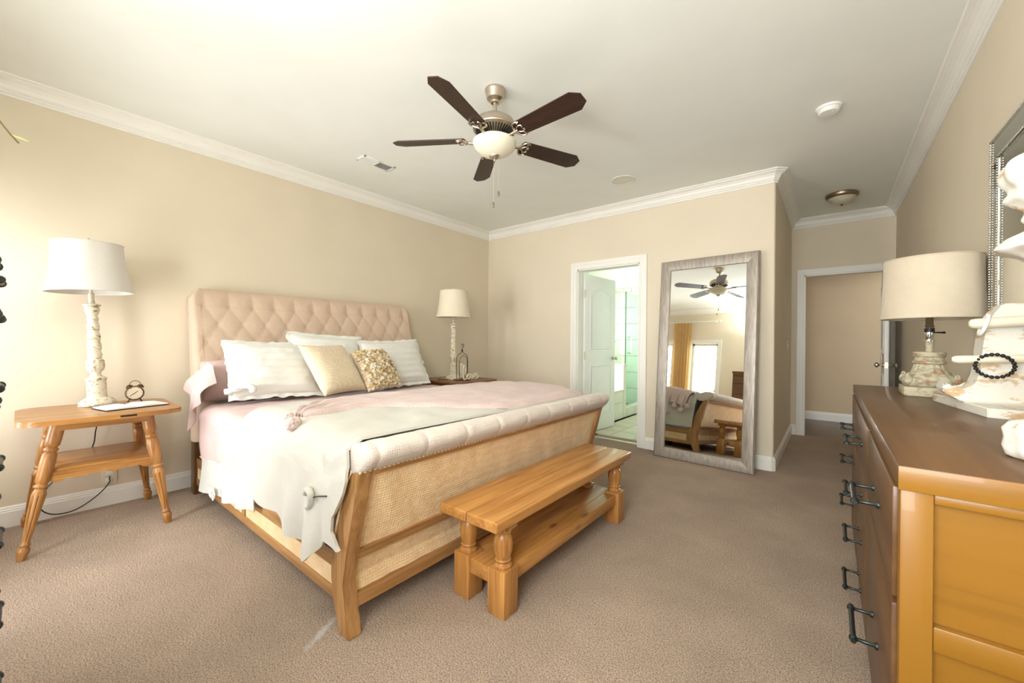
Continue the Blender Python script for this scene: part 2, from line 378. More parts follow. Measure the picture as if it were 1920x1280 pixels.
# door casings (thing pieces of the setting)
def casing(name, x0, x1, zt, y, wd, s=-1, depth=.13):
    """stepped casing round an opening on a wall facing -y (s=-1) plus jamb lining"""
    b = NB()
    for t0, t1, w0, w1 in ((0, .012, 0, wd), (.012, .018, wd * .55, wd), (.012, .016, .008, wd * .2)):
        ya, yb = sorted((y + s * t0, y + s * t1))
        box(b, x0 - w1, x0 - w0, ya, yb, 0, zt + w1, .002); box(b, x1 + w0, x1 + w1, ya, yb, 0, zt + w1, .002)
        box(b, x0 - w0, x1 + w0, ya, yb, zt + w0, zt + w1, .002)
    ya, yb = sorted((y, y - s * depth))
    box(b, x0 - .005, x0 + .014, ya, yb, 0, zt); box(b, x1 - .014, x1 + .005, ya, yb, 0, zt); box(b, x0, x1, ya, yb, zt - .014, zt + .005)
    return struct(name, b, TRIM, smooth=0)
casing('trim_6', DX0, DX1, DZ, FY, .085)
casing('trim_7', AX0, AX1, AZ, AY, .072)
# panelled door leaf built flat in local space: width along +x, thickness y, then rotated about the hinge
def door_leaf(name, hinge, ang, W, H, knob_z, hinges=True, mt=DOORW):
    M = Matrix.Translation(Vector((hinge[0], hinge[1], 0))) @ Matrix.Rotation(ang, 4, 'Z')
    b = NB(); T = .035
    box(b, 0, W, -T / 2, T / 2, .012, H, .002)
    def fr(x0, x1, z0, z1, arch):
        # raised moulding ring on both faces
        n = 14; top = []
        for k in range(n + 1):
            t = k / n; top.append((x0 + (x1 - x0) * t, z1 + (arch * math.sin(PI * t) if arch else 0)))
        ring = [(x0, z0)] + top + [(x1, z0)]
        for sgn in (-1, 1):
            y_ = sgn * (T / 2 + .001)
            tube(b, [(p[0], y_, p[1]) for p in ring], .0075, 6, closed=True)
            ins = [(x0 + .035, z0 + .035)] + [(x0 + .035 + (x1 - x0 - .07) * k / n, z1 - .035 + (arch * math.sin(PI * k / n) if arch else 0)) for k in range(n + 1)] + [(x1 - .035, z0 + .035)]
            vs1 = [b.verts.new((p[0], y_ + sgn * .004, p[1])) for p in ins]; b.faces.new(vs1 if sgn < 0 else vs1[::-1])
    fr(.12, W - .12, 1.08, 1.78, .09); fr(.12, W - .12, .22, .86, 0)
    bmesh.ops.transform(b, matrix=M, verts=b.verts)
    o = struct(name, b, mt, smooth=30)
    k = NB()
    for s in (-1, 1):
        Mk = M @ Matrix.Translation(Vector((W - .06, s * T / 2, knob_z))) @ Matrix.Rotation(-s * PI / 2, 4, 'X')
        lathe(k, [(0, 0), (.026, 0), (.026, .006), (.012, .01), (.009, .03), (.016, .04), (.027, .05), (.026, .062), (.012, .072), (0, .073)], seg=20, M=Mk)
    part('door_knob', k, NICKEL, o)
    l = NB(); box(l, W - .001, W + .002, -.012, .012, knob_z - .03, knob_z + .03, M=M); part('latch_plate', l, NICKEL, o)
    if hinges:
        for z in (.25, 1.0, 1.78):
            h = NB(); lathe(h, [(0, -.05), (.007, -.05), (.007, .05), (0, .05)], (-.004, -T / 2, z), 10, M=M)
            box(h, 0, .035, -T / 2 - .003, -T / 2, z - .045, z + .045, M=M); part('hinge', h, NICKEL, o)
    return o
door_leaf('door_1', (DX0 + .022, FY + .13), math.radians(84.5), .745, 2.03, .95)
door_leaf('door_2', (AX1 - .01, AY - .02), math.radians(-92.5), .74, 2.025, .96)
# rear windows and patio door
def glazed(name, x0, x1, z0, z1, bars):
    b = NB(); y0, y1 = BY - .1, BY - .06
    for a in ((x0, x0 + .045, z0, z1), (x1 - .045, x1, z0, z1), (x0, x1, z1 - .045, z1), (x0, x1, z0, z0 + .06)): box(b, a[0], a[1], y0, y1, a[2], a[3], .004)
    for z in bars: box(b, x0, x1, y0, y1, z - .012, z + .012)
    for t0, t1, w0, w1 in ((0, .014, 0, .075), (.014, .02, .045, .075)):
        for a in ((x0 - w1, x0 - w0, z0, z1 + w1), (x1 + w0, x1 + w1, z0, z1 + w1), (x0 - w0, x1 + w0, z1 + w0, z1 + w1)): box(b, a[0], a[1], BY + t0, BY + t1, a[2], a[3], .002)
    if z0 > .1: box(b, x0 - .1, x1 + .1, BY - .02, BY + .04, z0 - .03, z0, .004)
    return struct(name, b, TRIM)
pd = glazed('door_3', *OPEN[1], []); b = NB()
lathe(b, [(0, 0), (.02, 0), (.02, .01), (.008, .015), (.008, .04), (.022, .05), (.022, .06), (0, .07)], seg=16, M=Matrix.Translation(Vector((-2.47, BY - .06, 1.0))) @ Matrix.Rotation(-PI / 2, 4, 'X')); part('door_knob', b, NICKEL, pd)
glazed('window_1', *OPEN[0], [1.25]); glazed('window_2', *OPEN[2], [1.55])
# ------------------------------------------------------------------ bathroom
BW = noisy('bath_paint', srgb(232, 236, 226), srgb(236, 240, 230), 2, .7, 200, .04, .001)
plate('wall_bath_right', -1.12, -1.0, FY + .12, 7.5, 0, 2.76, BW)
b = NB(); box(b, -4.0, -3.9, FY + .12, 4.7, 0, 2.76); box(b, -4.0, -3.9, 5.7, 7.5, 0, 2.76); box(b, -4.0, -3.9, 4.7, 5.7, 0, .95); box(b, -4.0, -3.9, 4.7, 5.7, 2.25, 2.76); struct('wall_bath_left', b, BW)
plate('wall_bath_back', -4.0, -1.0, 7.35, 7.47, 0, 2.76, BW)
plate('ceiling_bath', -4.0, -1.0, FY + .12, 7.5, 2.76, 2.84, CEIL)
b = NB(); box(b, -4.0, -1.0, FY + .1, 7.4, -.1, -.008)
bf = struct('floor_bath', b, GROUT)
tm = None
def tile_obj(parent, name, x0, x1, y0, y1, z0, z1, mt, cache={}):
    key = (round(x1 - x0, 3), round(y1 - y0, 3), round(z1 - z0, 3), mt.name)
    if key in cache:
        o = bpy.data.objects.new(name, cache[key])
    else:
        b = NB(); box(b, 0, x1 - x0, 0, y1 - y0, 0, z1 - z0)
        if min(x1 - x0, y1 - y0, z1 - z0) > .003: bmesh.ops.bevel(b, geom=list(b.edges), offset=.002, segments=1, affect='EDGES')
        bmesh.ops.recalc_face_normals(b, faces=b.faces)
        me = bpy.data.meshes.new(name); b.to_mesh(me); b.free(); me.materials.append(mt); cache[key] = me; o = bpy.data.objects.new(name, me)
    COL.objects.link(o); o.parent = parent; o.location = Vector((x0, y0, z0)) - org(parent); return o
# floor tiles laid on the diagonal near the doorway
def floor_tiles():
    s = .305; g = .004
    for i in range(-12, 12):
        for j in range(-12, 12):
            cx = -2.0 + i * s; cy = 5.4 + j * s
            if -2.5 + .0 < cx - s / 2 and cx + s / 2 < -1.12 and cy - s / 2 > FY + .11 and cy + s / 2 < 7.3: pass
            else: continue
            tile_obj(bf, 'floor_tile', cx - s / 2 + g, cx + s / 2 - g, cy - s / 2 + g, cy + s / 2 - g, -.008, .002, TILEF)
floor_tiles()
b = NB(); box(b, -2.5, -1.12, FY + .1, FY + .16, -.008, .003); box(b, -2.5, -2.3, FY + .16, 7.3, -.008, .0)
struct('trim_8', b, TILEF)
# shower: tiled back wall, side wall, curb and glass
b = NB(); box(b, -3.88, -1.12, 7.3, 7.35, 0, 2.2)
sb = struct('wall_shower', b, GROUT)
g = .003
for r in range(7):
    for c in range(7):
        x0 = -3.86 + c * .4; x1 = min(x0 + .4, -1.14)
        tile_obj(sb, 'wall_tile', x0 + g, x1 - g, 7.29, 7.303, r * .305 + g, r * .305 + .305 - g, TILE)
for c in range(18): tile_obj(sb, 'border_tile', -3.86 + c * .15 + g, -3.86 + c * .15 + .15 - g, 7.285, 7.303, 2.138, 2.2, TILE)
pw = thing('tiled_half_wall', 'cream tiled half wall between bathtub and glass shower', 'wall', (-2.6, 5.95, 0))
b = NB(); box(b, -3.88, -2.505, 5.87, 5.98, 0, .80, .002); part('wall_body', b, BW, pw, 0)
for r in range(3): tile_obj(pw, 'wall_tile', -2.512, -2.497, 5.872, 5.978, r * .27 + .003, r * .27 + .267, TILE)
b = NB(); box(b, -3.88, -2.49, 5.86, 5.99, .80, .83, .004); part('cap', b, TILE, pw)
tb = thing('bathtub', 'white bathtub in a cream tiled surround beside the shower', 'bathtub', (-3.1, 5.2, 0))
b = NB(); box(b, -3.88, -2.512, 4.7, 5.868, 0, .42); part('surround', b, GROUT, tb, 0)
for c in range(3):
    for r in range(2): tile_obj(tb, 'wall_tile', -2.512, -2.5, 4.70 + c * .389 + .003, 4.70 + (c + 1) * .389 - .003, (0.003, .25)[r], (.246, .418)[r], TILE)
b = NB(); box(b, -3.88, -2.49, 4.69, 5.86, .42, .445, .006)
part('deck', b, TILE, tb)
b = NB(); lathe(b, [(.30, .1), (.34, .15), (.36, .445), (.38, .46), (.40, .455), (.40, .447)], (0, 0, 0), 40, M=Matrix.Translation(Vector((-3.18, 5.27, 0))) @ Matrix.Diagonal(Vector((1.3, 1.3, 1, 1)))); part('basin', b, DOORW, tb)
sh = thing('shower_enclosure', 'frameless green-tinted glass shower on a cream tiled curb', 'shower', (-2.55, 6.6, 0))
for c in range(4): tile_obj(sh, 'curb_tile', -2.62, -2.5, 5.99 + c * .3215 + .002, 5.99 + (c + 1) * .3215 - .002, 0, .125, TILE)
b = NB(); box(b, -2.63, -2.49, 5.99, 7.278, .125, .14, .003); part('curb_cap', b, TILE, sh)
b = NB(); box(b, -2.57, -2.56, 6.06, 7.275, .15, 1.98, .001); part('glass_door', b, GLASS, sh, 0)
b = NB(); box(b, -3.2, -2.575, 5.92, 5.93, .84, 1.98, .001); part('glass_panel', b, GLASS, sh, 0)
b = NB()
for xx in (-2.53,): tube(b, qbez([(-2.56, 6.16, 1.25), (-2.50, 6.16, 1.25), (-2.495, 6.16, 1.23), (-2.495, 6.16, 1.02), (-2.50, 6.16, 1.0), (-2.56, 6.16, 1.0)], 6), .008, 8)
part('handle', b, CHROME, sh)
for z in (.35, 1.75): b = NB(); box(b, -2.585, -2.54, 7.22, 7.275, z, z + .06, .003); part('hinge', b, CHROME, sh)
b = NB(); box(b, -2.555, -2.549, 6.055, 6.063, .15, 1.98); part('edge_seal', b, GUN, sh, 0)
b = NB()
Mv = Matrix.Translation(Vector((-3.32, 7.29, 1.24))) @ Matrix.Rotation(PI / 2, 4, 'X')
lathe(b, [(0, 0), (.085, 0), (.085, .008), (.06, .014), (.03, .02), (.026, .05), (.018, .06), (0, .06)], seg=28, M=Mv); box(b, -3.33, -3.31, 7.2, 7.23, 1.16, 1.26, .004)
solo('shower_valve', b, CHROME, 'round chrome shower valve on the tiled wall behind glass', 'valve', (-3.32, 7.29, 1.24))
# ------------------------------------------------------------------ hall beyond the alcove door
plate('wall_hall', -1.6, 2.0, 7.75, 7.85, 0, 2.76, HALLP)
plate('wall_hall_left', -.9, -.8, AY + .12, 7.75, 0, 2.76, HALLP)
plate('wall_hall_right', 1.5, 1.6, AY + .12, 7.75, 0, 2.76, HALLP)
plate('ceiling_hall', -1.6, 2.0, AY + .12, 7.9, 2.76, 2.84, CEIL)
b = NB(); box(b, -1.6, 2.0, AY + .06, 7.8, -.12, -.01); hf = struct('floor_hall', b, BLACK)
for k in range(11):
    y0 = AY + .062 + k * .13
    tile_obj(hf, 'floor_board', -.8 - (k % 3) * .2, 1.45, y0 + .001, y0 + .129, -.01, .0, HALLF)
sweep_profile('baseboard_hall', [(-.8, 7.75, 0, -1), (1.5, 7.75, 0, -1)], BB, 0, TRIM)
# ------------------------------------------------------------------ bed
bed = thing('sleigh_bed', 'king sleigh bed with tufted blush headboard and burlap-backed wooden footboard', 'bed', (-2.6, 1.83, 0))
Y0, Y1 = .82, 2.845
BU, BV, BY0, BZ0 = .1685, .28, .906, 1.424
HP = [(-3.700, .40), (-3.700, .80), (-3.712, .95), (-3.745, 1.12), (-3.79, 1.30), (-3.825, 1.42), (-3.848, 1.49), (-3.868, 1.530), (-3.895, 1.550), (-3.925, 1.545), (-3.942, 1.515), (-3.940, 1.46), (-3.90, 1.30), (-3.86, 1.1), (-3.82, .80), (-3.80, .40)]
prof = qbez([(p[0], 0, p[1]) for p in HP], 7)
def head_pt(u, v):
    t = v * (len(prof) - 1); i = min(int(t), len(prof) - 2); f = t - i
    p = prof[i].lerp(prof[i + 1], f); d = (prof[i + 1] - prof[i]).normalized(); nrm = Vector((d.z, 0, -d.x))
    y = Y0 + (Y1 - Y0) * u; z = p.z
    front = i < 8 * 7
    a = (y - BY0) / BU; bb = (z - BZ0) / BV
    e = min((y - Y0), (Y1 - y)) ; edge = min(1, e / .035)
    puff = 0
    if front and z > .7:
        if bb <= 0:
            s1 = abs(math.sin(PI * (a + bb))); s2 = abs(math.sin(PI * (a - bb)))
            dd = math.sqrt(max(0, 1 - (1 - min(1, math.hypot(s1, s2) / .9)) ** 2)); cr_ = (s1 * s2) ** .5
            puff = .024 * (.62 * dd + .38 * cr_) if y > BY0 - .02 else .024 * min(1, .62 * dd + .38 * cr_ + .2)
        else:
            k = min(1, bb / .38); s1 = abs(math.sin(PI * a)) ** .35; dd = min(1, math.hypot(math.sin(PI * a), bb * 3))
            puff = .024 * (.6 * dd + .4 * (s1 * (1 - k * .5) + k * .5))
    elif not front: puff = .012
    else: puff = .02
    rd = math.sqrt(max(0, 1 - (1 - edge) ** 2))
    q = p + nrm * (puff * rd - .028 * (1 - rd))
    yy = y
    cz = max(0, z - 1.47)                        # rounded top corners
    yy += (1 if u < .5 else -1) * .05 * (cz / .08) ** 2 * max(0, 1 - e / .12)
    return (q.x, yy, q.z)
b = NB(); grid(b, 300, 150, head_pt)
# end caps
b.verts.ensure_lookup_table(); nv_ = 151
for row in (0, 300):
    vs_ = [b.verts[row * nv_ + j] for j in range(nv_)]; b.faces.new(vs_)
part('headboard', b, UPH, bed, 60)
def head_surface(y, z):
    for i in range(8 * 7):
        if prof[i].z <= z <= prof[i + 1].z: return prof[i].x
    return -3.85
bm0 = NB(); lathe(bm0, [(0, -.004), (.011, -.003), (.0125, .001), (.009, .005), (0, .0065)], seg=12, M=Matrix.Rotation(PI / 2, 4, 'Y'))
btn_me = bpy.data.meshes.new('button'); bm0.to_mesh(btn_me); bm0.free(); btn_me.materials.append(UPH); btn_me.shade_smooth()
for r in range(5):
    z = BZ0 - r * BV / 2
    for k in range(13):
        y = BY0 + (k + (.5 if r % 2 else 0)) * BU
        if y > Y1 - .04: continue
        o = bpy.data.objects.new('button', btn_me); COL.objects.link(o); o.parent = bed
        o.location = Vector((head_surface(y, z) + .002, y, z)) - org(bed); o.rotation_euler = (0, -.3 if r < 3 else -.12, 0)
for y in (.83, 2.78):
    b = NB(); box(b, -3.80, -3.715, y, y + .055, 0, .66, .004); part('head_post', b, DRK[2], bed)
# footboard posts: bent sleigh legs
def post(y0):
    b = NB()
    out = [(-1.451, 0), (-1.478, .10), (-1.504, .205), (-1.465, .366), (-1.42, .53), (-1.383, .668), (-1.425, .672), (-1.470, .60), (-1.517, .487), (-1.556, .37), (-1.592, .28), (-1.588, .20), (-1.571, .11), (-1.517, 0)]
    prism(b, out, 1, y0, y0 + .058, .004); return b
part('foot_post', post(.807), BEDW[2], bed, 30); part('foot_post', post(2.80), BEDW[2], bed, 30)
def slant(z): return lin([.1, .205, .67], [-1.478, -1.504, -1.383], z)
def slat(name, z0, z1, inset, mt, t=.03, x_in=0):
    b = NB(); a0, a1 = slant(z0) - inset, slant(z1) - inset
    prism(b, [(a0, z0), (a1, z1), (a1 - t, z1), (a0 - t, z0)], 1, .862, 2.803, .002 if inset < .012 else 0); return part(name, b, mt, bed, 30)
slat('bottom_rail', .095, .145, .004, BEDW[1]); slat('mid_rail', .285, .325, .004, BEDW[1])
slat('top_rail', .645, .668, .002, BEDW[1], .03)
def burlap_panel(name, z0, z1):
    b = NB()
    def f(u, v):
        y = .862 + 1.941 * u; z = z0 + (z1 - z0) * v
        return (slant(z) - .022 + .009 * N3(y * 9 + z * 5, z * 2.0, 3) + .003 * N3(y * 30 + z * 12, z * 4, 1), y, z)
    grid(b, 160, 24, f); part(name, b, BURL, bed, 60)
burlap_panel('upper_panel', .32, .655); burlap_panel('lower_panel', .14, .29)
b = NB(); prism(b, [(slant(.12) - .04, .12), (slant(.205) - .04, .205), (slant(.66) - .04, .66), (slant(.66) - .055, .66), (slant(.205) - .055, .205), (slant(.12) - .055, .12)], 1, .862, 2.803); part('panel_back', b, ROLLF, bed, 30)
# upholstered roll along the footboard top, with channel seams
RP = [(-1.380, .668), (-1.350, .690), (-1.326, .722), (-1.326, .752), (-1.350, .775), (-1.400, .780), (-1.460, .765), (-1.520, .738), (-1.556, .710), (-1.560, .680), (-1.50, .655), (-1.43, .652), (-1.380, .668)]
rprof = qbez([(p[0], 0, p[1]) for p in RP], 4)
RCc = Vector((-1.45, 0, .715))
def roll_pt(u, v):
    y = .803 + 2.06 * u; t = v * (len(rprof) - 1); i = min(int(t), len(rprof) - 2); p = rprof[i].lerp(rprof[i + 1], t - i)
    end = min(u, 1 - u) * 2.06; er = 1 if end > .03 else .78 + .22 * math.sqrt(max(0, 1 - (1 - end / .03) ** 2))
    seam = abs(math.sin(PI * (y - .86) / .235)); k = (.95 + .05 * min(1, seam * 3) ** .5) * er if p.z > .66 else er
    d = (p - RCc); q = RCc + d * k; wr = .003 * N3(y * 14, v * 9, 2)
    return (q.x + wr, y, q.z + wr)
b = NB(); grid(b, 400, 48, roll_pt); bmesh.ops.remove_doubles(b, verts=b.verts, dist=.0003)
b.edges.ensure_lookup_table(); bmesh.ops.holes_fill(b, edges=[e for e in b.edges if e.is_boundary], sides=0)
part('footboard_roll', b, ROLLF, bed, 60)
# gimp trim with nail heads, running along the roll and down the near post edge
tr = [(slant(.672) + .004, .806 + 2.05 * k / 40, .672 + .001 * math.sin(k * 2)) for k in range(41)]
b = NB(); tube(b, tr, .0055, 6); tube(b, [(-1.43, .803, .668), (-1.475, .803, .60), (-1.52, .803, .49), (-1.557, .803, .38)], .0045, 6); trm = part('nail_trim', b, BURL, bed)
b = NB()
for k in range(96): sphere(b, (slant(.672) + .009, .815 + k * .0213, .673), .0042, 6)
o = part('nail_head', b, PEWTER, trm, 60); o['kind'] = 'stuff'
# side rails
for (ya, yb, sg) in ((.845, .87, 1), (2.80, 2.825, -1)):
    sr = thing_part = None
    b = NB(); box(b, -3.715, -1.57, ya, yb, .075, .122, .003); part('rail_bottom', b, BEDW[0], bed)
    b = NB(); box(b, -3.715, -1.57, ya, yb, .205, .275, .003); part('rail_top', b, BEDW[0], bed)
    b = NB(); box(b, -3.715, -1.57, ya + .006, yb - .006, .12, .207); part('rail_panel', b, BURL, bed, 0)
    for x0 in (-1.632, -2.75): b = NB(); box(b, x0, x0 + .05, ya - .0005, yb + .0005, .12, .207, .001); part('rail_stile', b, BEDW[2], bed)
for x in (-3.2, -2.6, -2.0):
    for y in (1.2, 1.83, 2.45):
        b = NB(); box(b, x - .02, x + .02, y - .02, y + .02, 0, .2); lathe(b, [(0, 0), (.03, 0), (.03, .01), (.02, .015), (0, .015)], (x, y, 0), 12); part('support_leg', b, BLACK, bed)
b = NB(); box(b, -3.68, -1.6, .88, 2.79, .19, .22); part('slat_deck', b, BEDW[1], bed, 0)
# mattress
b = NB(); box(b, -3.66, -1.60, .875, 2.795, .225, .685, .05, 4)
solo('mattress', b, WHITEC, 'thick white mattress hidden under the pink sheet and cream comforter', 'mattress', (-2.63, 1.83, .225))
# bedding ------------------------------------------------------------
def ztop(x, y):
    z = interp([-3.6, -3.0, -2.75, -2.4, -2.1, -1.85, -1.65, -1.5], [.700, .706, .728, .765, .776, .768, .745, .712], x)
    return z
def drape(u, v, xl, xr, zh_n, zh_f, yn, yf, off, R=.10, wr=.006, zfun=ztop, lift=0):
    """u along x 0..1, v across: 0 near hem -> 1 far hem"""
    A = .27; B_ = .73                                    # v split
    # param v
    if v < A:
        s = v / A; x0 = xl(s, 0); x1 = xr(s, 0); x = x0 + (x1 - x0) * u; zt = zfun(x, 0) + off
        h0 = zh_n(x); z = h0 + (zt - R - h0) * s
        fold = (1 - s) ** .8
        y = yn - off * .6 - fold * .018 * math.sin(x * 19 + 1.3 * math.sin(x * 7)) - .012 * (1 - s) + lift * 0
        y += .012 * N3(x * 8, z * 5, off * 40)
    elif v > B_:
        s = (1 - v) / (1 - B_); x0 = xl(s, 1); x1 = xr(s, 1); x = x0 + (x1 - x0) * u; zt = zfun(x, 1) + off
        h0 = zh_f(x); z = h0 + (zt - R - h0) * s
        y = yf + off * .6 + (1 - s) * .018 * math.sin(x * 17) + .012 * (1 - s) + .012 * N3(x * 8, z * 5, 9)
    else:
        s = (v - A) / (B_ - A)
        x0 = xl(1 + s, 0); x1 = xr(1 + s, 0); x = x0 + (x1 - x0) * u; zt = zfun(x, s) + off
        L1 = R * PI / 2; L2 = (yf - yn) + 1.2 * off - 2 * R; T = L1 * 2 + L2; d = s * T
        ya = yn - off * .6
        if d < L1: a = d / R; y = ya + R - R * math.cos(a); z = zt - R + R * math.sin(a)
        elif d > L1 + L2: a = (T - d) / R; y = yf + off * .6 - R + R * math.cos(a); z = zt - R + R * math.sin(a)
        else: y = ya + R + d - L1; z = zt
        z += wr * (N3(x * 5, y * 5, off * 30) + .6 * N3(x * 13, y * 9, off * 50 + 3))
    return (x, y, z)
# pink sheet with a pale linen hem band
def zh_s(x): return lin([-3.45, -3.33, -2.86, -2.48], [.135, .145, .187, .235], x)
sxl = lambda s, f: -3.44 - .02 * min(s, 1)
sxr = lambda s, f: -2.44 if s < .999 else -2.1
def zs(x, s): return .692 + .004 * N3(x * 6, s * 12, 1)
SV = lambda v: v
def sheet_pt(u, v): 
    p = drape(u, v, sxl, sxr, zh_s, lambda x: .3, .80, 2.87, .0, .08, .006, zs)
    # a long soft fold on the near side
    x, y, z = p
    if v < .3: y -= .016 * math.exp(-((x + 3.02 - (z - .45) * .35) / .04) ** 2) * min(1, max(0, (z - .33) / .1))
    return (x, y, z)
b = NB(); grid(b, 110, 200, sheet_pt)
# remove the hem zone from the pink mesh: done by giving the hem its own part
hemv = [f for f in b.faces if f.calc_center_median().y < .86 and f.calc_center_median().z < zh_s(f.calc_center_median().x) + .215]
hb = NB()
vm = {}
for f in hemv:
    vv = []
    for v in f.verts:
        if v not in vm: vm[v] = hb.verts.new(v.co)
        vv.append(vm[v])
    hb.faces.new(vv)
bmesh.ops.delete(b, geom=hemv, context='FACES')
bmesh.ops.recalc_face_normals(b, faces=b.faces); bmesh.ops.solidify(b, geom=list(b.faces), thickness=-.004)
sheet = solo('bed_sheet', b, PINK, 'pale pink top sheet spread under the comforter, hanging down with linen hem', 'sheet', (-3.0, 1.83, .69), smooth=60)
bmesh.ops.recalc_face_normals(hb, faces=hb.faces); bmesh.ops.solidify(hb, geom=list(hb.faces), thickness=-.006)
part('hem_band', hb, HEMW, sheet, 60, 'off-white linen hem')
b = NB(); tube(b, [(-3.44 + k * .02, .792 - .018 * math.sin((-3.44 + k * .02) * 19 + 1.3 * math.sin((-3.44 + k * .02) * 7)) * .45, zh_s(-3.44 + k * .02) + .213) for k in range(49)], .003, 5); part('hem_piping', b, WHITEC, sheet, 60)
for xx in (-3.03,):
    b = NB(); tube(b, qbez([(xx, .77, .19), (xx + .03, .765, .165), (xx + .05, .768, .2), (xx + .02, .768, .23)], 5), .004, 6); obox(b, (xx - .03, .768, .195), (.05, .006, .05), Matrix.Rotation(.2, 3, 'Y')); part('tie', b, WHITEC, sheet)
# comforter
def zh_c(x): return lin([-2.52, -2.40, -2.2, -2.04, -1.94, -1.80, -1.70, -1.64, -1.565, -1.50, -1.45], [.40, .363, .355, .35, .305, .30, .288, .285, .37, .345, .375], x) + .004 * math.sin(x * 27)
def cxl(s, f):
    if f: return -2.75
    return -2.50 + .02 * s if s <= 1 else -2.50 - .42 * min(1, (s - 1) / .18) ** .8
def cxr(s, f):
    if f: return -1.55 + .03 * s
    if s <= 1: return lin([0, .25, .5, .8, 1], [-1.485, -1.53, -1.52, -1.45, -1.425], s)
    return -1.425 - .085 * min(1, (s - 1) / .5)
def zcomf(x, s): return max(ztop(x, s), lin([-1.60, -1.56, -1.52, -1.46, -1.40], [.70, .716, .742, .768, .784], x))
def comf_pt(u, v):
    x, y, z = drape(u, v, cxl, cxr, zh_c, lambda x: .30, .792, 2.885, .010, .15, .012, zcomf)
    if v < .3:
        k = max(0, 1 - (z - .3) / .35)
        y -= .03 * k * math.exp(-((x + 1.66 + (z - .3) * .1) / .06) ** 2)     # heavy corner fold over the post
        y += .022 * k * math.exp(-((x + 1.585 + (z - .3) * .05) / .02) ** 2)
        y -= .012 * math.exp(-((x + 1.95) / .09) ** 2) * k
        if x > -1.62: y = min(y, .795)
    if v > .7 and y > 2.8: y -= .0
    if x > -1.62 and z > .66 and .8 < y < 2.85:
        k = min(1, (x + 1.62) / .06); z = z * (1 - k) + (zcomf(x, 1) + .006) * k
    return (x, y, z)
b = NB(); grid(b, 130, 260, comf_pt); bmesh.ops.recalc_face_normals(b, faces=b.faces); bmesh.ops.solidify(b, geom=list(b.faces), thickness=-.012)
comf = solo('comforter', b, CREAMC, 'cream linen comforter draped over the lower half of the bed', 'comforter', (-2.0, 1.83, .77), smooth=70)
def pompom(b, c, r, n=60):
    sphere(b, c, r * .86, 20, rough=.25)
    rnd = random.Random(int(c[0] * 1000) + int(c[1] * 777))
    for _ in range(n):
        t = rnd.random() * 2 * PI; zz = rnd.random() * 2 - 1; s_ = math.sqrt(1 - zz * zz); d = Vector((s_ * math.cos(t), s_ * math.sin(t), zz))
        sphere(b, Vector(c) + d * r * .8, r * .24, 6)
b = NB(); tube(b, qbez([(-1.70, .752, .535), (-1.665, .745, .56), (-1.64, .745, .545), (-1.65, .748, .50), (-1.675, .75, .485)], 6), .014, 8); part('corner_knot', b, CREAMC, comf, 60)
b = NB(); tube(b, [(-1.64, .75, .53), (-1.60, .755, .545), (-1.55, .765, .555)], .003, 6); part('tie_string', b, GUN, comf)
# pink knitted throw across the bed
TL_ = [(-1.93, .90), (-2.01, 1.22), (-1.74, 1.60), (-1.58, 1.90), (-1.55, 2.3), (-1.56, 2.8), (-1.62, 2.93)]
TU_ = [(-2.22, .87), (-2.50, 1.20), (-2.66, 1.45), (-2.68, 1.80), (-2.58, 2.2), (-2.42, 2.75), (-2.30, 2.93)]
lo = qbez([(p[0], p[1], 0) for p in TL_], 10); up = qbez([(p[0], p[1], 0) for p in TU_], 10)
def throw_pt(u, v):
    t = u * (len(lo) - 1); i = min(int(t), len(lo) - 2); f = t - i
    a = lo[i].lerp(lo[i + 1], f); c = up[i].lerp(up[i + 1], f); p = a.lerp(c, v)
    x, y = p.x, p.y
    # gather at the near tip
    if u < .12:
        g_ = u / .12; cx, cy = -2.05, .885; x = cx + (x - cx) * (.25 + .75 * g_); y = cy + (y - cy) * (.5 + .5 * g_)
    zt = ztop(x, y) + .030 + .012 * (N3(x * 5, y * 5, .78) + .6 * N3(x * 13, y * 9, 4.3))
    if y > 2.82:                                  # spills over the far edge
        d = (y - 2.82) / .11; y2 = 2.82 + .11 * math.sin(min(d, 1) * PI / 2); z = zt - .10 * (1 - math.cos(min(d, 1) * PI / 2)) - .25 * max(0, d - .6)
        return (x, y2 + .02, z)
    if y < .93: zt -= .035 * ((.93 - y) / .08) ** 1.5
    edge = min(v, 1 - v); pf = min(1, edge / .06)
    z = zt - .022 * (1 - math.sqrt(max(0, 1 - (1 - pf) ** 2))) + .010 * math.sin(v * 20 + 3 * N3(y * 2, x, 4)) * (.35 + .65 * max(0, 1 - u * 3))
    return (x, y, z)
b = NB(); grid(b, 150, 50, throw_pt); bmesh.ops.recalc_face_normals(b, faces=b.faces); bmesh.ops.solidify(b, geom=list(b.faces), thickness=-.008)
thr = solo('throw_blanket', b, THROWM, 'pale pink knitted throw with pompoms laid across the cream comforter', 'blanket', (-2.2, 1.8, .8), smooth=70)
for c, r in (((-2.0, .825, .770), .038), ((-2.085, .845, .787), .026)):
    b = NB(); pompom(b, c, r); part('pompom', b, THROWM, thr, 60)
for c in ((-1.75, 2.99, .55), (-1.85, 3.0, .46), (-1.66, 3.0, .50), (-2.0, 2.99, .42), (-2.1, 3.0, .40), (-1.58, 2.99, .56)):
    b = NB(); pompom(b, c, .036, 40); tube(b, qbez([(c[0] + .03, 2.95, .70), (c[0] + .01, 2.985, .62), c], 5), .008, 6); part('pompom', b, THROWM, thr, 60)
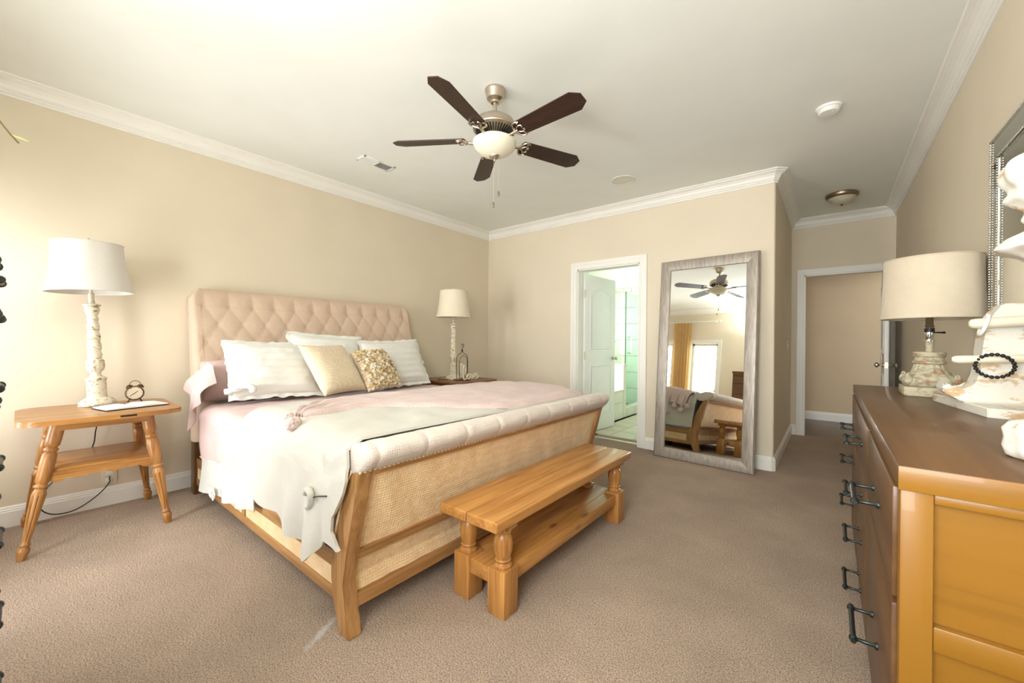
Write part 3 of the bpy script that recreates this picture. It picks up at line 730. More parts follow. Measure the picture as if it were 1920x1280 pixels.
# pillows ------------------------------------------------------------
def pframe(B, yaw, lean, roll, H):
    a = math.radians(yaw); l = math.radians(lean); r = math.radians(roll)
    Wd = Vector((math.sin(a), math.cos(a), 0)); Nh = Vector((math.cos(a), -math.sin(a), 0))
    Ud = Nh * -math.sin(l) + Vector((0, 0, 1)) * math.cos(l); Nn = Nh * math.cos(l) + Vector((0, 0, 1)) * math.sin(l)
    W2 = Wd * math.cos(r) + Ud * math.sin(r); U2 = -Wd * math.sin(r) + Ud * math.cos(r)
    return Vector(B) + Ud * H / 2, W2, U2, Nn
def pillow_bm(W, H, T, F, flange=0, wr=.006, seed=0, n=44, pinch=.05, quilt=0):
    C_, Wd, Ud, Nn = F
    b = NB(); V = {}
    def pt(u, v, s):
        # u,v in -1..1
        k = 1 - pinch * ((1 - abs(u) ** 2.2) * (abs(v) ** 3)); k2 = 1 - pinch * ((1 - abs(v) ** 2.2) * (abs(u) ** 3))
        x = u * W / 2 * k2; y = v * H / 2 * k
        t = (max(0, 1 - abs(u) ** 3.2) ** .55) * (max(0, 1 - abs(v) ** 3.2) ** .55)
        z = s * T / 2 * t
        z += s * wr * t ** .5 * (N3(u * 2.5 + seed, v * 2.5, s) + .7 * N3(u * 6, v * 6 + seed, 2))
        if quilt: z += s * .005 * t * (math.sin(v * H * 48 + 1.0 * N3(u * 3, v * 2, seed)) + .8 * N3(u * 9, v * 22, seed))
        if flange:
            x += .0; 
        return C_ + Wd * x + Ud * y + Nn * (z + (.008 * N3(u * 3, v * 3, seed + 5) if t < .05 else 0))
    for s in (1, -1):
        for i in range(n + 1):
            for j in range(n + 1):
                u = -1 + 2 * i / n; v = -1 + 2 * j / n; u = math.sin(u * PI / 2) * .55 + u * .45; v = math.sin(v * PI / 2) * .55 + v * .45
                rim = i in (0, n) or j in (0, n)
                if rim and s == -1: V[(i, j, -1)] = V[(i, j, 1)]
                else: V[(i, j, s)] = b.verts.new(pt(u, v, s))
        for i in range(n):
            for j in range(n):
                q_ = [V[(i, j, s)], V[(i + 1, j, s)], V[(i + 1, j + 1, s)], V[(i, j + 1, s)]]
                b.faces.new(q_ if s == 1 else q_[::-1])
    return b
def flange_bm(W, H, F, wd, pinch=.05, seed=0):
    C_, Wd, Ud, Nn = F; b = NB(); n = 30; pts = []
    per = []
    for k in range(n): per.append((-1 + 2 * k / n, -1))
    for k in range(n): per.append((1, -1 + 2 * k / n))
    for k in range(n): per.append((1 - 2 * k / n, 1))
    for k in range(n): per.append((-1, 1 - 2 * k / n))
    A, B_, M_ = [], [], []
    for i, (u, v) in enumerate(per):
        k = 1 - pinch * ((1 - abs(u) ** 2.2) * (abs(v) ** 3)); k2 = 1 - pinch * ((1 - abs(v) ** 2.2) * (abs(u) ** 3))
        x = u * W / 2 * k2; y = v * H / 2 * k
        d = Vector((u if abs(u) == 1 else u ** 5, v if abs(v) == 1 else v ** 5, 0))
        ww = wd * (1 + .5 * N3(i * .35, seed, 1))
        z1 = .022 * N3(i * .4, seed, 5); 
        A.append(b.verts.new(C_ + Wd * (x * .97) + Ud * (y * .96) + Nn * .004)); B_.append(b.verts.new(C_ + Wd * (x + d.x * ww) + Ud * (y + d.y * ww) + Nn * z1))
        M_.append(b.verts.new(C_ + Wd * (x * .97) + Ud * (y * .96) - Nn * .004))
    m_ = len(per)
    for i in range(m_):
        j = (i + 1) % m_; b.faces.new((A[i], A[j], B_[j], B_[i])); b.faces.new((M_[i], B_[i], B_[j], M_[j]))
    return b
def pillow(name, label, cat, mt, B, W, H, T, yaw, lean, roll, group=None, flange=0, quilt=0, wr=.006, seed=0, pinch=.05):
    F = pframe(B, yaw, lean, roll, H)
    t = thing(name, label, cat, tuple(B), group)
    part('cushion', pillow_bm(W, H, T, F, flange, wr, seed, pinch=pinch, quilt=quilt), mt, t, 70)
    if flange: part('flange', flange_bm(W, H, F, flange, pinch, seed), mt, t, 70)
    return t, F
G1 = 'pillows against the headboard'
pk1, F = pillow('pillow', 'large pink bed pillow whose open case flap hangs off the bedside', 'pillow', PINK, (-3.53, 1.26, .715), .86, .33, .24, 4, 30, 0, G1, 0, 0, .008, 1)
b = NB()
def flap_pt(u, v):
    x = -3.665 + .30 * u
    top = lin([0, .3, .7, 1], [.93, 1.0, .98, .86], u)
    bot = lin([0, .16, .34, .5, .72, 1], [.80, .76, .49, .55, .66, .73], u)
    z = top + (bot - top) * v
    y = .86 - .075 * math.sin(min(1, v * 1.6) * PI / 2) - .012 * v - .016 * math.sin(u * 15 + v * 2) * v + .10 * max(0, .15 - v)
    return (x - .02 * v * (1 - u), y, z)
grid(b, 40, 40, flap_pt); bmesh.ops.recalc_face_normals(b, faces=b.faces); bmesh.ops.solidify(b, geom=list(b.faces), thickness=-.003)
part('case_flap', b, PINK, pk1, 70)
pillow('pillow', 'pink bed pillow nearest the twisted bedside lamp in the room corner, mostly hidden', 'pillow', PINK, (-3.53, 2.40, .715), .88, .34, .24, -2, 28, 0, G1, 0, 0, .008, 2)
p1, F1 = pillow('pillow', 'white crinkled sham with knotted corner, standing before the hanging pink pillow', 'pillow', WHITEC, (-3.295, 1.27, .745), .61, .475, .17, 2, 35, -2, G1, .030, 1, .006, 3)
c1 = F1[0] - F1[1] * .255 - F1[2] * .205 + F1[3] * .045
b = NB(); tube(b, qbez([c1 + Vector((0, -.06, -.0)), c1 + Vector((.03, -.02, .03)), c1 + Vector((.05, .03, .03)), c1 + Vector((.055, .06, .005)), c1 + Vector((.02, .05, -.005))], 6), [.012] * 6 + [.02] * 6 + [.022] * 6 + [.018] * 7, 8)
tube(b, qbez([c1 + Vector((-.02, -.10, -.005)), c1 + Vector((.0, -.06, .0)), c1 + Vector((.01, -.01, .01))], 5), [.022] * 5 + [.016] * 6, 8); part('corner_knot', b, WHITEC, p1, 70)
pillow('pillow', 'white sham half hidden behind the two patterned cushions, touching the headboard', 'pillow', WHITEC, (-3.44, 1.74, .82), .62, .41, .16, 3, 22, -4, G1, .028, 1, .006, 4)
pillow('pillow', 'white ribbed sham leaning beside the floral cushion, nearest the room corner', 'pillow', WHITEC, (-3.314, 2.383, .735), .655, .465, .17, 0, 26, 2, G1, .028, 1, .005, 5)
def knit():
    m_, nt, b_ = mat('cream_knit', srgb(240, 226, 200), .95, sheen=.2)
    v = coords(nt); vo = nd(nt, 'ShaderNodeTexVoronoi'); vo.inputs['Scale'].default_value = 70; vo.inputs['Randomness'].default_value = .25; nt.links.new(v, vo.inputs['Vector'])
    nt.links.new(ramp(nt, vo.outputs['Distance'], [(.1, srgb(246, 234, 212)), (.6, srgb(222, 200, 166))]), b_.inputs['Base Color'])
    mm = nd(nt, 'ShaderNodeMath', operation='SUBTRACT'); mm.inputs[0].default_value = 1; nt.links.new(vo.outputs['Distance'], mm.inputs[1]); bump(nt, b_, mm.outputs[0], .6, .006); return m_
KNIT = knit()
pillow('cushion', 'cream nubby knit cushion tipped against the crinkled white sham', 'cushion', KNIT, (-3.045, 1.668, .742), .445, .485, .16, -16, 37, 0, 'small cushions', 0, 0, .004, 6, .09)
c2, F2 = pillow('cushion', 'cream cushion covered in ruffled gold and ivory petals', 'cushion', KNIT, (-3.054, 2.025, .742), .37, .42, .15, -4, 37, 3, 'small cushions', 0, 0, .004, 7, .10)
rnd = random.Random(3); petals = [NB(), NB(), NB()]
for k in range(620):
    u, v = rnd.uniform(-.97, .97), rnd.uniform(-.97, .97); t = (max(0, 1 - abs(u) ** 3.2) ** .55) * (max(0, 1 - abs(v) ** 3.2) ** .55)
    p = F2[0] + F2[1] * u * .175 + F2[2] * v * .20 + F2[3] * (.08 * t + .001)
    n_ = (F2[3] + F2[1] * (u * .6 + rnd.uniform(-.9, .9)) + F2[2] * (v * .6 + rnd.uniform(-.9, .9))).normalized(); tng = n_.orthogonal().normalized(); tng.rotate(Matrix.Rotation(rnd.random() * 6, 3, n_)); bt = n_.cross(tng); s_ = rnd.uniform(.010, .017)
    bb = petals[k % 3]; ring = [bb.verts.new(p + (tng * math.cos(a) + bt * math.sin(a)) * s_ + n_ * (.008 + .004 * math.cos(2 * a))) for a in [i * PI / 3 for i in range(6)]]; c_ = bb.verts.new(p + n_ * .001)
    for i in range(6): bb.faces.new((c_, ring[i], ring[(i + 1) % 6]))
for bb, col, nm in zip(petals, ((244, 236, 218), (228, 206, 164), (206, 176, 124)), ('ivory', 'beige', 'gold')):
    mt = noisy('petal_' + nm, srgb(*col), srgb(*[min(255, c + 10) for c in col]), 40, .6, 0, 0)
    o = part('petal_ruffle', bb, mt, c2, 70, nm + ' fabric petals'); o['kind'] = 'stuff'
# ------------------------------------------------------------------ bench
bench = thing('wooden_bench', 'long honey pine bench with turned legs and shelf, along the bed footboard', 'bench', (-1.2, 1.89, 0))
bx0, bx1, by0, by1 = -1.385, -1.040, 1.205, 2.585
for k, (a, c) in enumerate(((bx0, -1.2175), (-1.2135, bx1))):
    b = NB(); box(b, a, c, by0, by1, .394, .440, .007, 3); part('seat_plank', b, PINE[1], bench)
b = NB(); box(b, -1.325, -1.10, 1.30, 2.49, .365, .396, .002); part('apron', b, PINE[1], bench)
for x in (-1.362, -1.152):
    for y in (1.277, 2.418):
        b = NB(); box(b, x, x + .095, y, y + .096, 0, .198, .004); c = (x + .0475, y + .048)
        box(b, x + .002, x + .093, y + .002, y + .094, .366, .396, .004)
        lathe(b, [(.034, .195), (.040, .200), (.041, .208), (.033, .213), (.028, .219), (.034, .224), (.036, .230), (.032, .235), (.033, .245), (.040, .268), (.0425, .295), (.040, .320), (.033, .338), (.029, .344), (.036, .350), (.036, .358), (.033, .366)], (c[0], c[1], 0), 28)
        part('leg', b, PINE[2], bench, 35)
b = NB(); box(b, -1.268, -1.149, 1.29, 2.505, .120, .188, .004)
box(b, -1.355, -1.075, 1.374, 2.418, .122, .186, .004); part('shelf', b, PINE[1], bench)
# ------------------------------------------------------------------ side table beside the bed
st = thing('side_table', 'golden oak lamp table with splayed turned legs and scalloped shelf', 'side table', (-3.53, .32, 0))
def rrect(x0, x1, y0, y1, r, n=5):
    o_ = []
    for cx, cy, a0 in ((x1 - r, y1 - r, 0), (x0 + r, y1 - r, 90), (x0 + r, y0 + r, 180), (x1 - r, y0 + r, 270)):
        for k in range(n + 1): a = math.radians(a0 + 90 * k / n); o_.append((cx + r * math.cos(a), cy + r * math.sin(a)))
    return o_
b = NB(); prism(b, rrect(-3.86, -3.185, -.012, .662, .09), 2, .708, .735, .004); part('tabletop', b, OAKX[1], st)
b = NB(); box(b, -3.36, -3.33, .13, .52, .655, .708, .002); box(b, -3.81, -3.78, .13, .52, .655, .708, .002); box(b, -3.78, -3.36, .13, .155, .655, .708, .002); box(b, -3.78, -3.36, .495, .52, .655, .708, .002); part('apron', b, OAKX[1], st)
b = NB(); box(b, -3.1865, -3.183, .37, .44, .716, .727, .001); part('name_plate', b, BLACK, st)
def tleg(foot, top):
    f = Vector(foot); t = Vector(top); ax = (t - f); L = ax.length; q_ = Vector((0, 0, 1)).rotation_difference(ax.normalized())
    M = Matrix.Translation(f) @ q_.to_matrix().to_4x4()
    pr = [(0, 0), (.016, 0), (.019, .02), (.024, .04), (.024, .055), (.017, .068), (.021, .074), (.021, .08), (.0155, .086), (.016, .10), (.022, .20), (.0285, .315), (.030, .33), (.024, .35), (.020, .36), (.029, .368), (.029, .376), (.021, .385), (.028, .40), (.030, .44), (.031, .50), (.029, .545), (.022, .552), (.029, .56), (.029, .572), (.021, .58), (.029, .59), (.031, .62), (.031, L)]
    def mod(r, z, a):
        if .095 < z < .325: return r * (1 - .22 * (abs(math.sin(a * 4)) < .3) * 1.0)
        return r
    b = NB(); pr2 = []
    for (r0, z0), (r1, z1) in zip(pr, pr[1:]):
        pr2.append((r0, z0))
    pr2.append(pr[-1]); lathe(b, pr2, seg=48, M=M, mod=mod); part('leg', b, OAKX[2], st, 50)
tleg((-3.30, .012, 0), (-3.365, .145, .71)); tleg((-3.288, .605, 0), (-3.365, .51, .71)); tleg((-3.88, .03, 0), (-3.79, .145, .71)); tleg((-3.872, .60, 0), (-3.79, .51, .71))
b = NB(); box(b, -3.82, -3.335, .115, .535, .428, .446, .003); part('shelf', b, OAKX[1], st)
for x, t_ in ((-3.345, .018), (-3.825, .018)):
    b = NB(); pts = [(.105, .430), (.545, .430)]
    n = 6
    for k in range(n):
        w0 = .545 - .44 * k / n; w1 = .545 - .44 * (k + 1) / n
        dep = .372 if k in (0, n - 1) else (.380, .388)[k % 2]
        for j in range(9): t = j / 8; pts.append((w0 + (w1 - w0) * t, .392 - (.392 - dep) * math.sin(PI * t)))
    prism(b, pts, 0, x, x + t_, 0); part('scalloped_apron', b, OAKX[1], st, 20)
# ------------------------------------------------------------------ table lamps (twisted candlestick)
def shade_bm(r0, r1, z0, z1, seg=48, th=.003, flare=.02, sq=0):
    b = NB(); n = 10; pr = []
    for k in range(n + 1): t = k / n; pr.append((r0 + (r1 - r0) * (1 - (1 - t) ** 1.8), z0 + (z1 - z0) * t))
    outer = pr; inner = [(r - th, z) for r, z in pr][::-1]; full = outer + inner + [outer[0]]
    rings = []
    for r, z in full[:-1]: rings.append([b.verts.new((r * math.cos(2 * PI * k / seg), r * math.sin(2 * PI * k / seg), z)) for k in range(seg)])
    m_ = len(rings)
    for i in range(m_):
        A, B_ = rings[i], rings[(i + 1) % m_]
        for k in range(seg): b.faces.new((A[k], A[(k + 1) % seg], B_[(k + 1) % seg], B_[k]))
    for zz, rr in ((z0, r0), (z1, r1)): tube(b, [(rr * math.cos(2 * PI * k / seg), rr * math.sin(2 * PI * k / seg), zz) for k in range(seg)], .0032, 6, closed=True)
    return b
def twist_lamp(c, label, shade, scale=1, tilt=None):
    t = thing('table_lamp', label, 'lamp', c, 'bedside candlestick lamps')
    M = Matrix.Translation(Vector(c)) @ (tilt if tilt is not None else Matrix()) @ Matrix.Scale(scale, 4)
    b = NB(); lathe(b, [(0, 0), (.088, 0), (.090, .012), (.086, .022), (.078, .028), (.074, .034), (.060, .044), (.050, .048), (.047, .055), (.046, .16), (.051, .166), (.051, .172), (.040, .178), (.030, .184)], seg=40, M=M); part('base', b, LAMPP, t)
    b = NB(); lathe(b, [(.029, .183), (.024, .200), (.028, .215), (.040, .225), (.045, .250), (.044, .285), (.038, .291)], seg=48, M=M, mod=lambda r, z, a: r * (1 - .07 * abs(math.cos(a * 6))) if z > .22 else r)
    lathe(b, [(.036, .289), (.034, .30), (.031, .305), (.034, .312), (.031, .32)], seg=32, M=M); part('cup', b, LAMPP, t, 50)
    b = NB(); pr = [(.031 - .007 * k / 90, .318 + .24 * k / 90) for k in range(91)]
    lathe(b, pr, seg=40, M=M, mod=lambda r, z, a: r * (.84 + .34 * abs(math.sin(a + z * 50)) ** .6)); part('twisted_column', b, LAMPP, t, 60)
    b = NB(); lathe(b, [(.027, .556), (.029, .560), (.025, .566), (.024, .575), (.032, .59), (.037, .61), (.037, .625), (.030, .632), (.042, .640), (.042, .648), (.020, .654), (.014, .66), (.014, .72), (.008, .722), (.008, .76)], seg=36, M=M, mod=lambda r, z, a: r * (1 - .06 * abs(math.cos(a * 4))) if .57 < z < .63 else r); part('capital', b, LAMPP, t, 50)
    b = shade_bm(.203, .163, .728, 1.035); bmesh.ops.transform(b, matrix=M, verts=b.verts); part('lamp_shade', b, shade, t, 50)
    b = NB(); lathe(b, [(.003, .74), (.003, 1.03), (.012, 1.03), (.014, 1.04), (.010, 1.05), (.015, 1.058), (.012, 1.068), (.004, 1.075), (0, 1.076)], seg=14, M=M)
    for a in range(3): tube(b, [M @ Vector((0, 0, 1.03)), M @ Vector((.161 * math.cos(a * 2.09), .161 * math.sin(a * 2.09), 1.03))], .0016, 6)
    part('finial', b, LAMPP, t); return t
twist_lamp((-3.715, .325, .739), 'chalky cream twisted lamp with white shade on the golden oak table', SHADEW, 1, Matrix.Rotation(math.radians(2.6), 4, 'X') @ Matrix.Rotation(math.radians(-.6), 4, 'Y'))
twist_lamp((-3.47, 3.215, .722), 'chalky cream twisted lamp with beige shade in the room corner', SHADEC, 1.0)
# clock
ck = thing('alarm_clock', 'small bronze twin-bell alarm clock beside the white-shaded lamp', 'clock', (-3.70, .50, .735))
Mc = Matrix.Translation(Vector((-3.70, .50, .735 + .062))) @ Matrix.Rotation(math.radians(-12), 4, 'Z') @ Matrix.Rotation(math.radians(82), 4, 'Y')
b = NB(); lathe(b, [(0, -.028), (.036, -.026), (.044, -.018), (.046, -.006), (.046, .012), (.049, .016), (.049, .022), (.043, .024), (.041, .019), (0, .019)], seg=36, M=Mc); part('case', b, BRASSK, ck)
FACE, nt_, b_ = mat('clock_face', srgb(206, 192, 168), .6)
b = NB(); lathe(b, [(0, .0195), (.041, .0195), (.041, .0205), (0, .0205)], seg=32, M=Mc); part('dial', b, FACE, ck, 0)
b = NB()
for a, L in ((2.3, .022), (-.9, .03)): tube(b, [Mc @ Vector((0, 0, .022)), Mc @ Vector((math.cos(a) * L, math.sin(a) * L, .022))], .0014, 5)
for k in range(12): a = k * PI / 6; tube(b, [Mc @ Vector((.034 * math.cos(a), .034 * math.sin(a), .021)), Mc @ Vector((.039 * math.cos(a), .039 * math.sin(a), .021))], .001, 4)
part('hand', b, BLACK, ck)
for s in (-1, 1):
    b = NB(); lathe(b, [(.019, 0), (.019, .004), (.015, .012), (.006, .018), (0, .019)], seg=20, M=Matrix.Translation(Vector((-3.70, .50 + s * .026, .735 + .103))) @ Matrix.Rotation(-s * .45, 4, 'X')); part('bell', b, BRASSK, ck)
    b = NB(); tube(b, [(-3.70, .50 + s * .026, .757), (-3.70, .50 + s * .036, .736)], .004, 8); part('foot', b, BRASSK, ck)
b = NB(); tube(b, qbez([(-3.70, .470, .845), (-3.70, .478, .872), (-3.70, .50, .882), (-3.70, .522, .872), (-3.70, .530, .845)], 6), .0022, 6); part('handle', b, BRASSK, ck)
# open book
bk = thing('open_book', 'open blank notebook with black cover lying by the alarm clock', 'book', (-3.48, .47, .736))
Mb = Matrix.Translation(Vector((-3.475, .455, .7365))) @ Matrix.Rotation(math.radians(13), 4, 'Z')
b = NB(); box(b, -.10, .10, -.155, .155, 0, .004, .001, M=Mb); part('cover', b, BLACK, bk)
for s in (-1, 1):
    b = NB()
    def pg(u, v, s=s):
        y = s * (.004 + .146 * u); return Mb @ Vector((-.095 + .19 * v, y, .006 + .012 * math.sin(min(1, u * 3) * PI / 2) * (1 - u * .75) + .001))
    def pg0(u, v, s=s): return Mb @ Vector((-.095 + .19 * v, s * (.004 + .146 * u), .0042))
    grid(b, 16, 2, pg); grid(b, 16, 2, pg0)
    bmesh.ops.bridge_loops(b, edges=[e for e in b.edges if e.is_boundary]); part('page_block', b, PAPER, bk, 30)
# power cord and outlet under the table
b = NB(); tube(b, qbez([(-3.82, .34, .70), (-3.86, .33, .55), (-3.89, .30, .40), (-3.92, .13, .22), (-3.915, .09, .10), (-3.90, .14, .035), (-3.90, .24, .03), (-3.91, .34, .09), (-3.93, .40, .155), (-3.935, .405, .19), (-3.945, .405, .20)], 8), .0035, 6)
solo('power_cord', b, BLACK, 'dark lamp cord looping from the oak table to the wall outlet', 'cord', (-3.9, .2, .05))
ol = thing('wall_outlet', 'beige wall outlet above the baseboard under the golden oak table', 'outlet', (-3.953, .40, .20))
IVORY, nt_, b_ = mat('ivory_plastic', srgb(226, 216, 192), .4)
b = NB(); box(b, -3.954, -3.948, .365, .445, .14, .26, .002); part('plate', b, IVORY, ol)
b = NB()
for z in (.175, .225): box(b, -3.9495, -3.9465, .385, .425, z - .014, z + .014, .002)
part('socket', b, TRIM, ol)
# ------------------------------------------------------------------ corner nightstand
ns = thing('nightstand', 'dark walnut nightstand with clipped-corner top between bed and corner', 'nightstand', (-3.42, 3.24, 0))
x0, x1, y0, y1 = -3.80, -3.06, 2.93, 3.60; k_ = .07
b = NB(); prism(b, [(x0, y0), (x1 - k_ * .2, y0), (x1, y0 + k_ * .2), (x1, y1 - k_), (x1 - k_, y1), (x0, y1)], 2, .70, .722, .005); part('tabletop', b, WALN, ns)
b = NB(); box(b, x0 + .05, x1 - .045, y0 + .045, y1 - .10, .56, .70, .004); part('drawer_case', b, WALN, ns)
for x in (x0 + .06, x1 - .10):
    for y in (y0 + .05, y1 - .15): b = NB(); lathe(b, [(.016, 0), (.02, .1), (.026, .3), (.024, .5), (.03, .56)], (x + .02, y + .02, 0), 20); part('leg', b, WALN, ns)
b = NB(); box(b, x1 - .048, x1 - .038, y0 + .10, y1 - .16, .58, .68, .003); part('drawer_front', b, WALN, ns)
# wire frame with hook
wf = thing('wire_lantern', 'black wire bell-shaped frame with top hook standing on the nightstand', 'lantern', (-3.33, 3.21, .722))
b = NB(); cx, cy = -3.31, 3.205
arch = [(0, -.085, .012), (0, -.088, .10), (0, -.088, .24), (0, -.07, .285), (0, -.02, .31), (0, 0, .335), (0, .02, .31), (0, .07, .285), (0, .088, .24), (0, .088, .10), (0, .085, .012)]
tube(b, qbez([(cx + a, cy + c, .722 + d) for a, c, d in arch], 6), .0035, 6)
tube(b, qbez([(cx + .02, cy - .06, .734), (cx + .02, cy - .06, .94), (cx + .02, cy - .03, .99), (cx + .02, cy, 1.005), (cx + .02, cy + .03, .99), (cx + .02, cy + .06, .94), (cx + .02, cy + .06, .734)], 6), .0028, 6)
part('frame', b, BLACK, wf)
b = NB(); tube(b, qbez([(cx, cy, 1.05), (cx, cy, 1.09), (cx, cy + .012, 1.105), (cx, cy + .022, 1.118), (cx, cy + .012, 1.135), (cx, cy - .006, 1.13), (cx, cy - .01, 1.115)], 6), .004, 6); sphere(b, (cx, cy, 1.06), .011, 12); part('hook', b, BLACK, wf)
b = NB(); tube(b, [(cx + .095 * math.cos(a), cy + .09 * math.sin(a), .727) for a in [k * PI / 16 for k in range(32)]], .004, 6, closed=True); part('base_ring', b, BLACK, wf)
b = NB(); box(b, cx + .018, cx + .022, cy - .052, cy + .005, .745, .915, .001); part('tag_card', b, LAMPP, wf)
b = NB(); tube(b, qbez([(-3.47, 3.13, .726), (-3.44, 3.07, .727), (-3.47, 3.01, .727), (-3.43, 2.98, .74), (-3.45, 2.95, .727)], 6), .003, 6)
solo('lamp_cord', b, BLACK, 'thin black cord lying on the walnut nightstand', 'cord', (-3.47, 3.05, .725))
# love sign: script letters
LOVE = [[(0, .0, .05), (0, .02, .105), (0, .012, .148), (0, -.004, .14), (0, -.006, .08), (0, .004, .012), (0, .03, .012)],
        [(0, .03, .02), (0, .045, .055), (0, .062, .062), (0, .078, .04), (0, .066, .012), (0, .048, .014), (0, .046, .04), (0, .06, .062), (0, .085, .058)],
        [(0, .085, .062), (0, .094, .03), (0, .10, .01), (0, .112, .03), (0, .12, .06), (0, .135, .055)],
        [(0, .128, .03), (0, .15, .038), (0, .162, .052), (0, .15, .066), (0, .132, .05), (0, .13, .022), (0, .146, .010), (0, .168, .018), (0, .182, .035)]]
lv = thing('word_sign', 'small cream standing script letters spelling love on the nightstand', 'sign', (-3.22, 3.17, .722))
for s_ in LOVE:
    b = NB(); pts = qbez([(-3.20 + .04 * (p[1]), 3.125 + p[1] * 1.28, .731 + p[2] * 1.05) for p in s_], 6); tube(b, pts, .0085, 8); part('letter', b, LAMPP, lv, 60)
# ------------------------------------------------------------------ leaning floor mirror
fm = thing('floor_mirror', 'tall leaning mirror with wide silver-washed frame against the wall', 'mirror', (-.97, 4.2, 0))
P0 = Vector((-1.429, 4.145, 0)); P1_ = Vector((-.522, 4.090, 0)); PT = Vector((-1.420, 4.318, 2.025))
ex = (P1_ - P0).normalized(); ez = (PT - P0); ez = (ez - ex * ez.dot(ex)).normalized(); ey = ez.cross(ex)
WM = (P1_ - P0).length; HM = 2.035; FWd = .105
MM = Matrix((ex, ey, ez)).transposed().to_4x4(); MM.translation = P0
bv = [(0, -.002), (.012, -.014), (.03, -.016), (.085, -.006), (.098, -.004), (FWd, .004), (FWd, .014), (.0, .026)]   # (inward distance, y offset)
def fr_side(k):
    b = NB(); cs = [(0, 0, 1, 1), (WM, 0, -1, 1), (WM, HM, -1, -1), (0, HM, 1, -1)]; a, c = cs[k], cs[(k + 1) % 4]
    A = [b.verts.new(MM @ Vector((a[0] + a[2] * d, y, a[1] + a[3] * d))) for d, y in bv]; B_ = [b.verts.new(MM @ Vector((c[0] + c[2] * d, y, c[1] + c[3] * d))) for d, y in bv]
    n = len(bv)
    for i in range(n): b.faces.new((A[i], A[(i + 1) % n], B_[(i + 1) % n], B_[i]))
    b.faces.new(A); b.faces.new(B_[::-1]); return b
for k in range(4): part('frame_side', fr_side(k), FRAMEV, fm, 30)
b = NB(); box(b, FWd - .004, WM - FWd + .004, .006, .012, FWd - .004, HM - FWd + .004, M=MM); part('mirror_glass', b, MIRROR, fm, 0)
b = NB(); box(b, .01, WM - .01, .018, .028, .01, HM - .01, M=MM); part('backing', b, BLACK, fm, 0)
# ------------------------------------------------------------------ ceiling fan
FC = Vector((-1.665, 1.88, 0))
fan = thing('ceiling_fan', 'brushed nickel ceiling fan with five dark brown blades and bowl light', 'ceiling fan', (FC.x, FC.y, CZ))
b = NB(); lathe(b, [(.064, 2.76), (.066, 2.752), (.064, 2.745), (.058, 2.725), (.052, 2.70), (.036, 2.69), (.030, 2.686), (.028, 2.675), (.018, 2.672), (0, 2.672)][::-1], (FC.x, FC.y, 0), 36); part('canopy', b, NICKEL, fan)
b = NB(); lathe(b, [(.0125, 2.56), (.0125, 2.68)], (FC.x, FC.y, 0), 16); part('downrod', b, NICKEL, fan)
b = NB(); lathe(b, [(.04, 2.46), (.06, 2.462), (.066, 2.465), (.128, 2.497), (.137, 2.503), (.139, 2.510), (.133, 2.516), (.130, 2.522), (.131, 2.53), (.122, 2.556), (.095, 2.575), (.035, 2.583), (.028, 2.592), (.02, 2.596), (.0, 2.596)], (FC.x, FC.y, 0), 48); part('motor_housing', b, NICKEL, fan)
b = NB()
for k in range(40):
    a = k * PI / 20; M = Matrix.Translation(FC) @ Matrix.Rotation(a, 4, 'Z') @ Matrix.Translation(Vector((.099, 0, 2.4795))) @ Matrix.Rotation(math.radians(-27.3), 4, 'Y')
    box(b, -.026, .026, -.0035, .0035, -.0015, .002, M=M)
o = part('vent_slot', b, BLACK, fan, 0); o['kind'] = 'stuff'
b = NB(); lathe(b, [(.05, 2.462), (.052, 2.445), (.06, 2.44), (.07, 2.432), (.105, 2.426), (.11, 2.42)], (FC.x, FC.y, 0), 36); part('light_fitter', b, NICKEL, fan)
b = NB(); lathe(b, [(0, 2.337), (.03, 2.339), (.07, 2.350), (.105, 2.370), (.128, 2.395), (.137, 2.418), (.138, 2.428), (.133, 2.430), (.0, 2.43)], (FC.x, FC.y, 0), 48); part('glass_bowl', b, GLASSB, fan)
b = NB(); lathe(b, [(0, 2.308), (.006, 2.310), (.008, 2.318), (.016, 2.323), (.030, 2.330), (.036, 2.338), (.036, 2.345), (0, 2.346)], (FC.x, FC.y, 0), 28); part('finial_cap', b, NICKEL, fan)
for (dx, dy, zb) in ((-.004, -.004, 2.02), (.022, .016, 2.09)):
    c = (FC.x + dx, FC.y + dy); b = NB(); tube(b, [(c[0], c[1], 2.325), (c[0], c[1], zb + .03)], .0009, 5); ch = part('pull_chain', b, NICKEL, fan)
    b = NB(); lathe(b, [(0, -.016), (.006, -.014), (.0075, -.004), (.0045, .014), (.002, .02), (0, .021)], (c[0], c[1], zb + .012), 12); part('pull_knob', b, PEWTER, ch)
BZ = 2.445
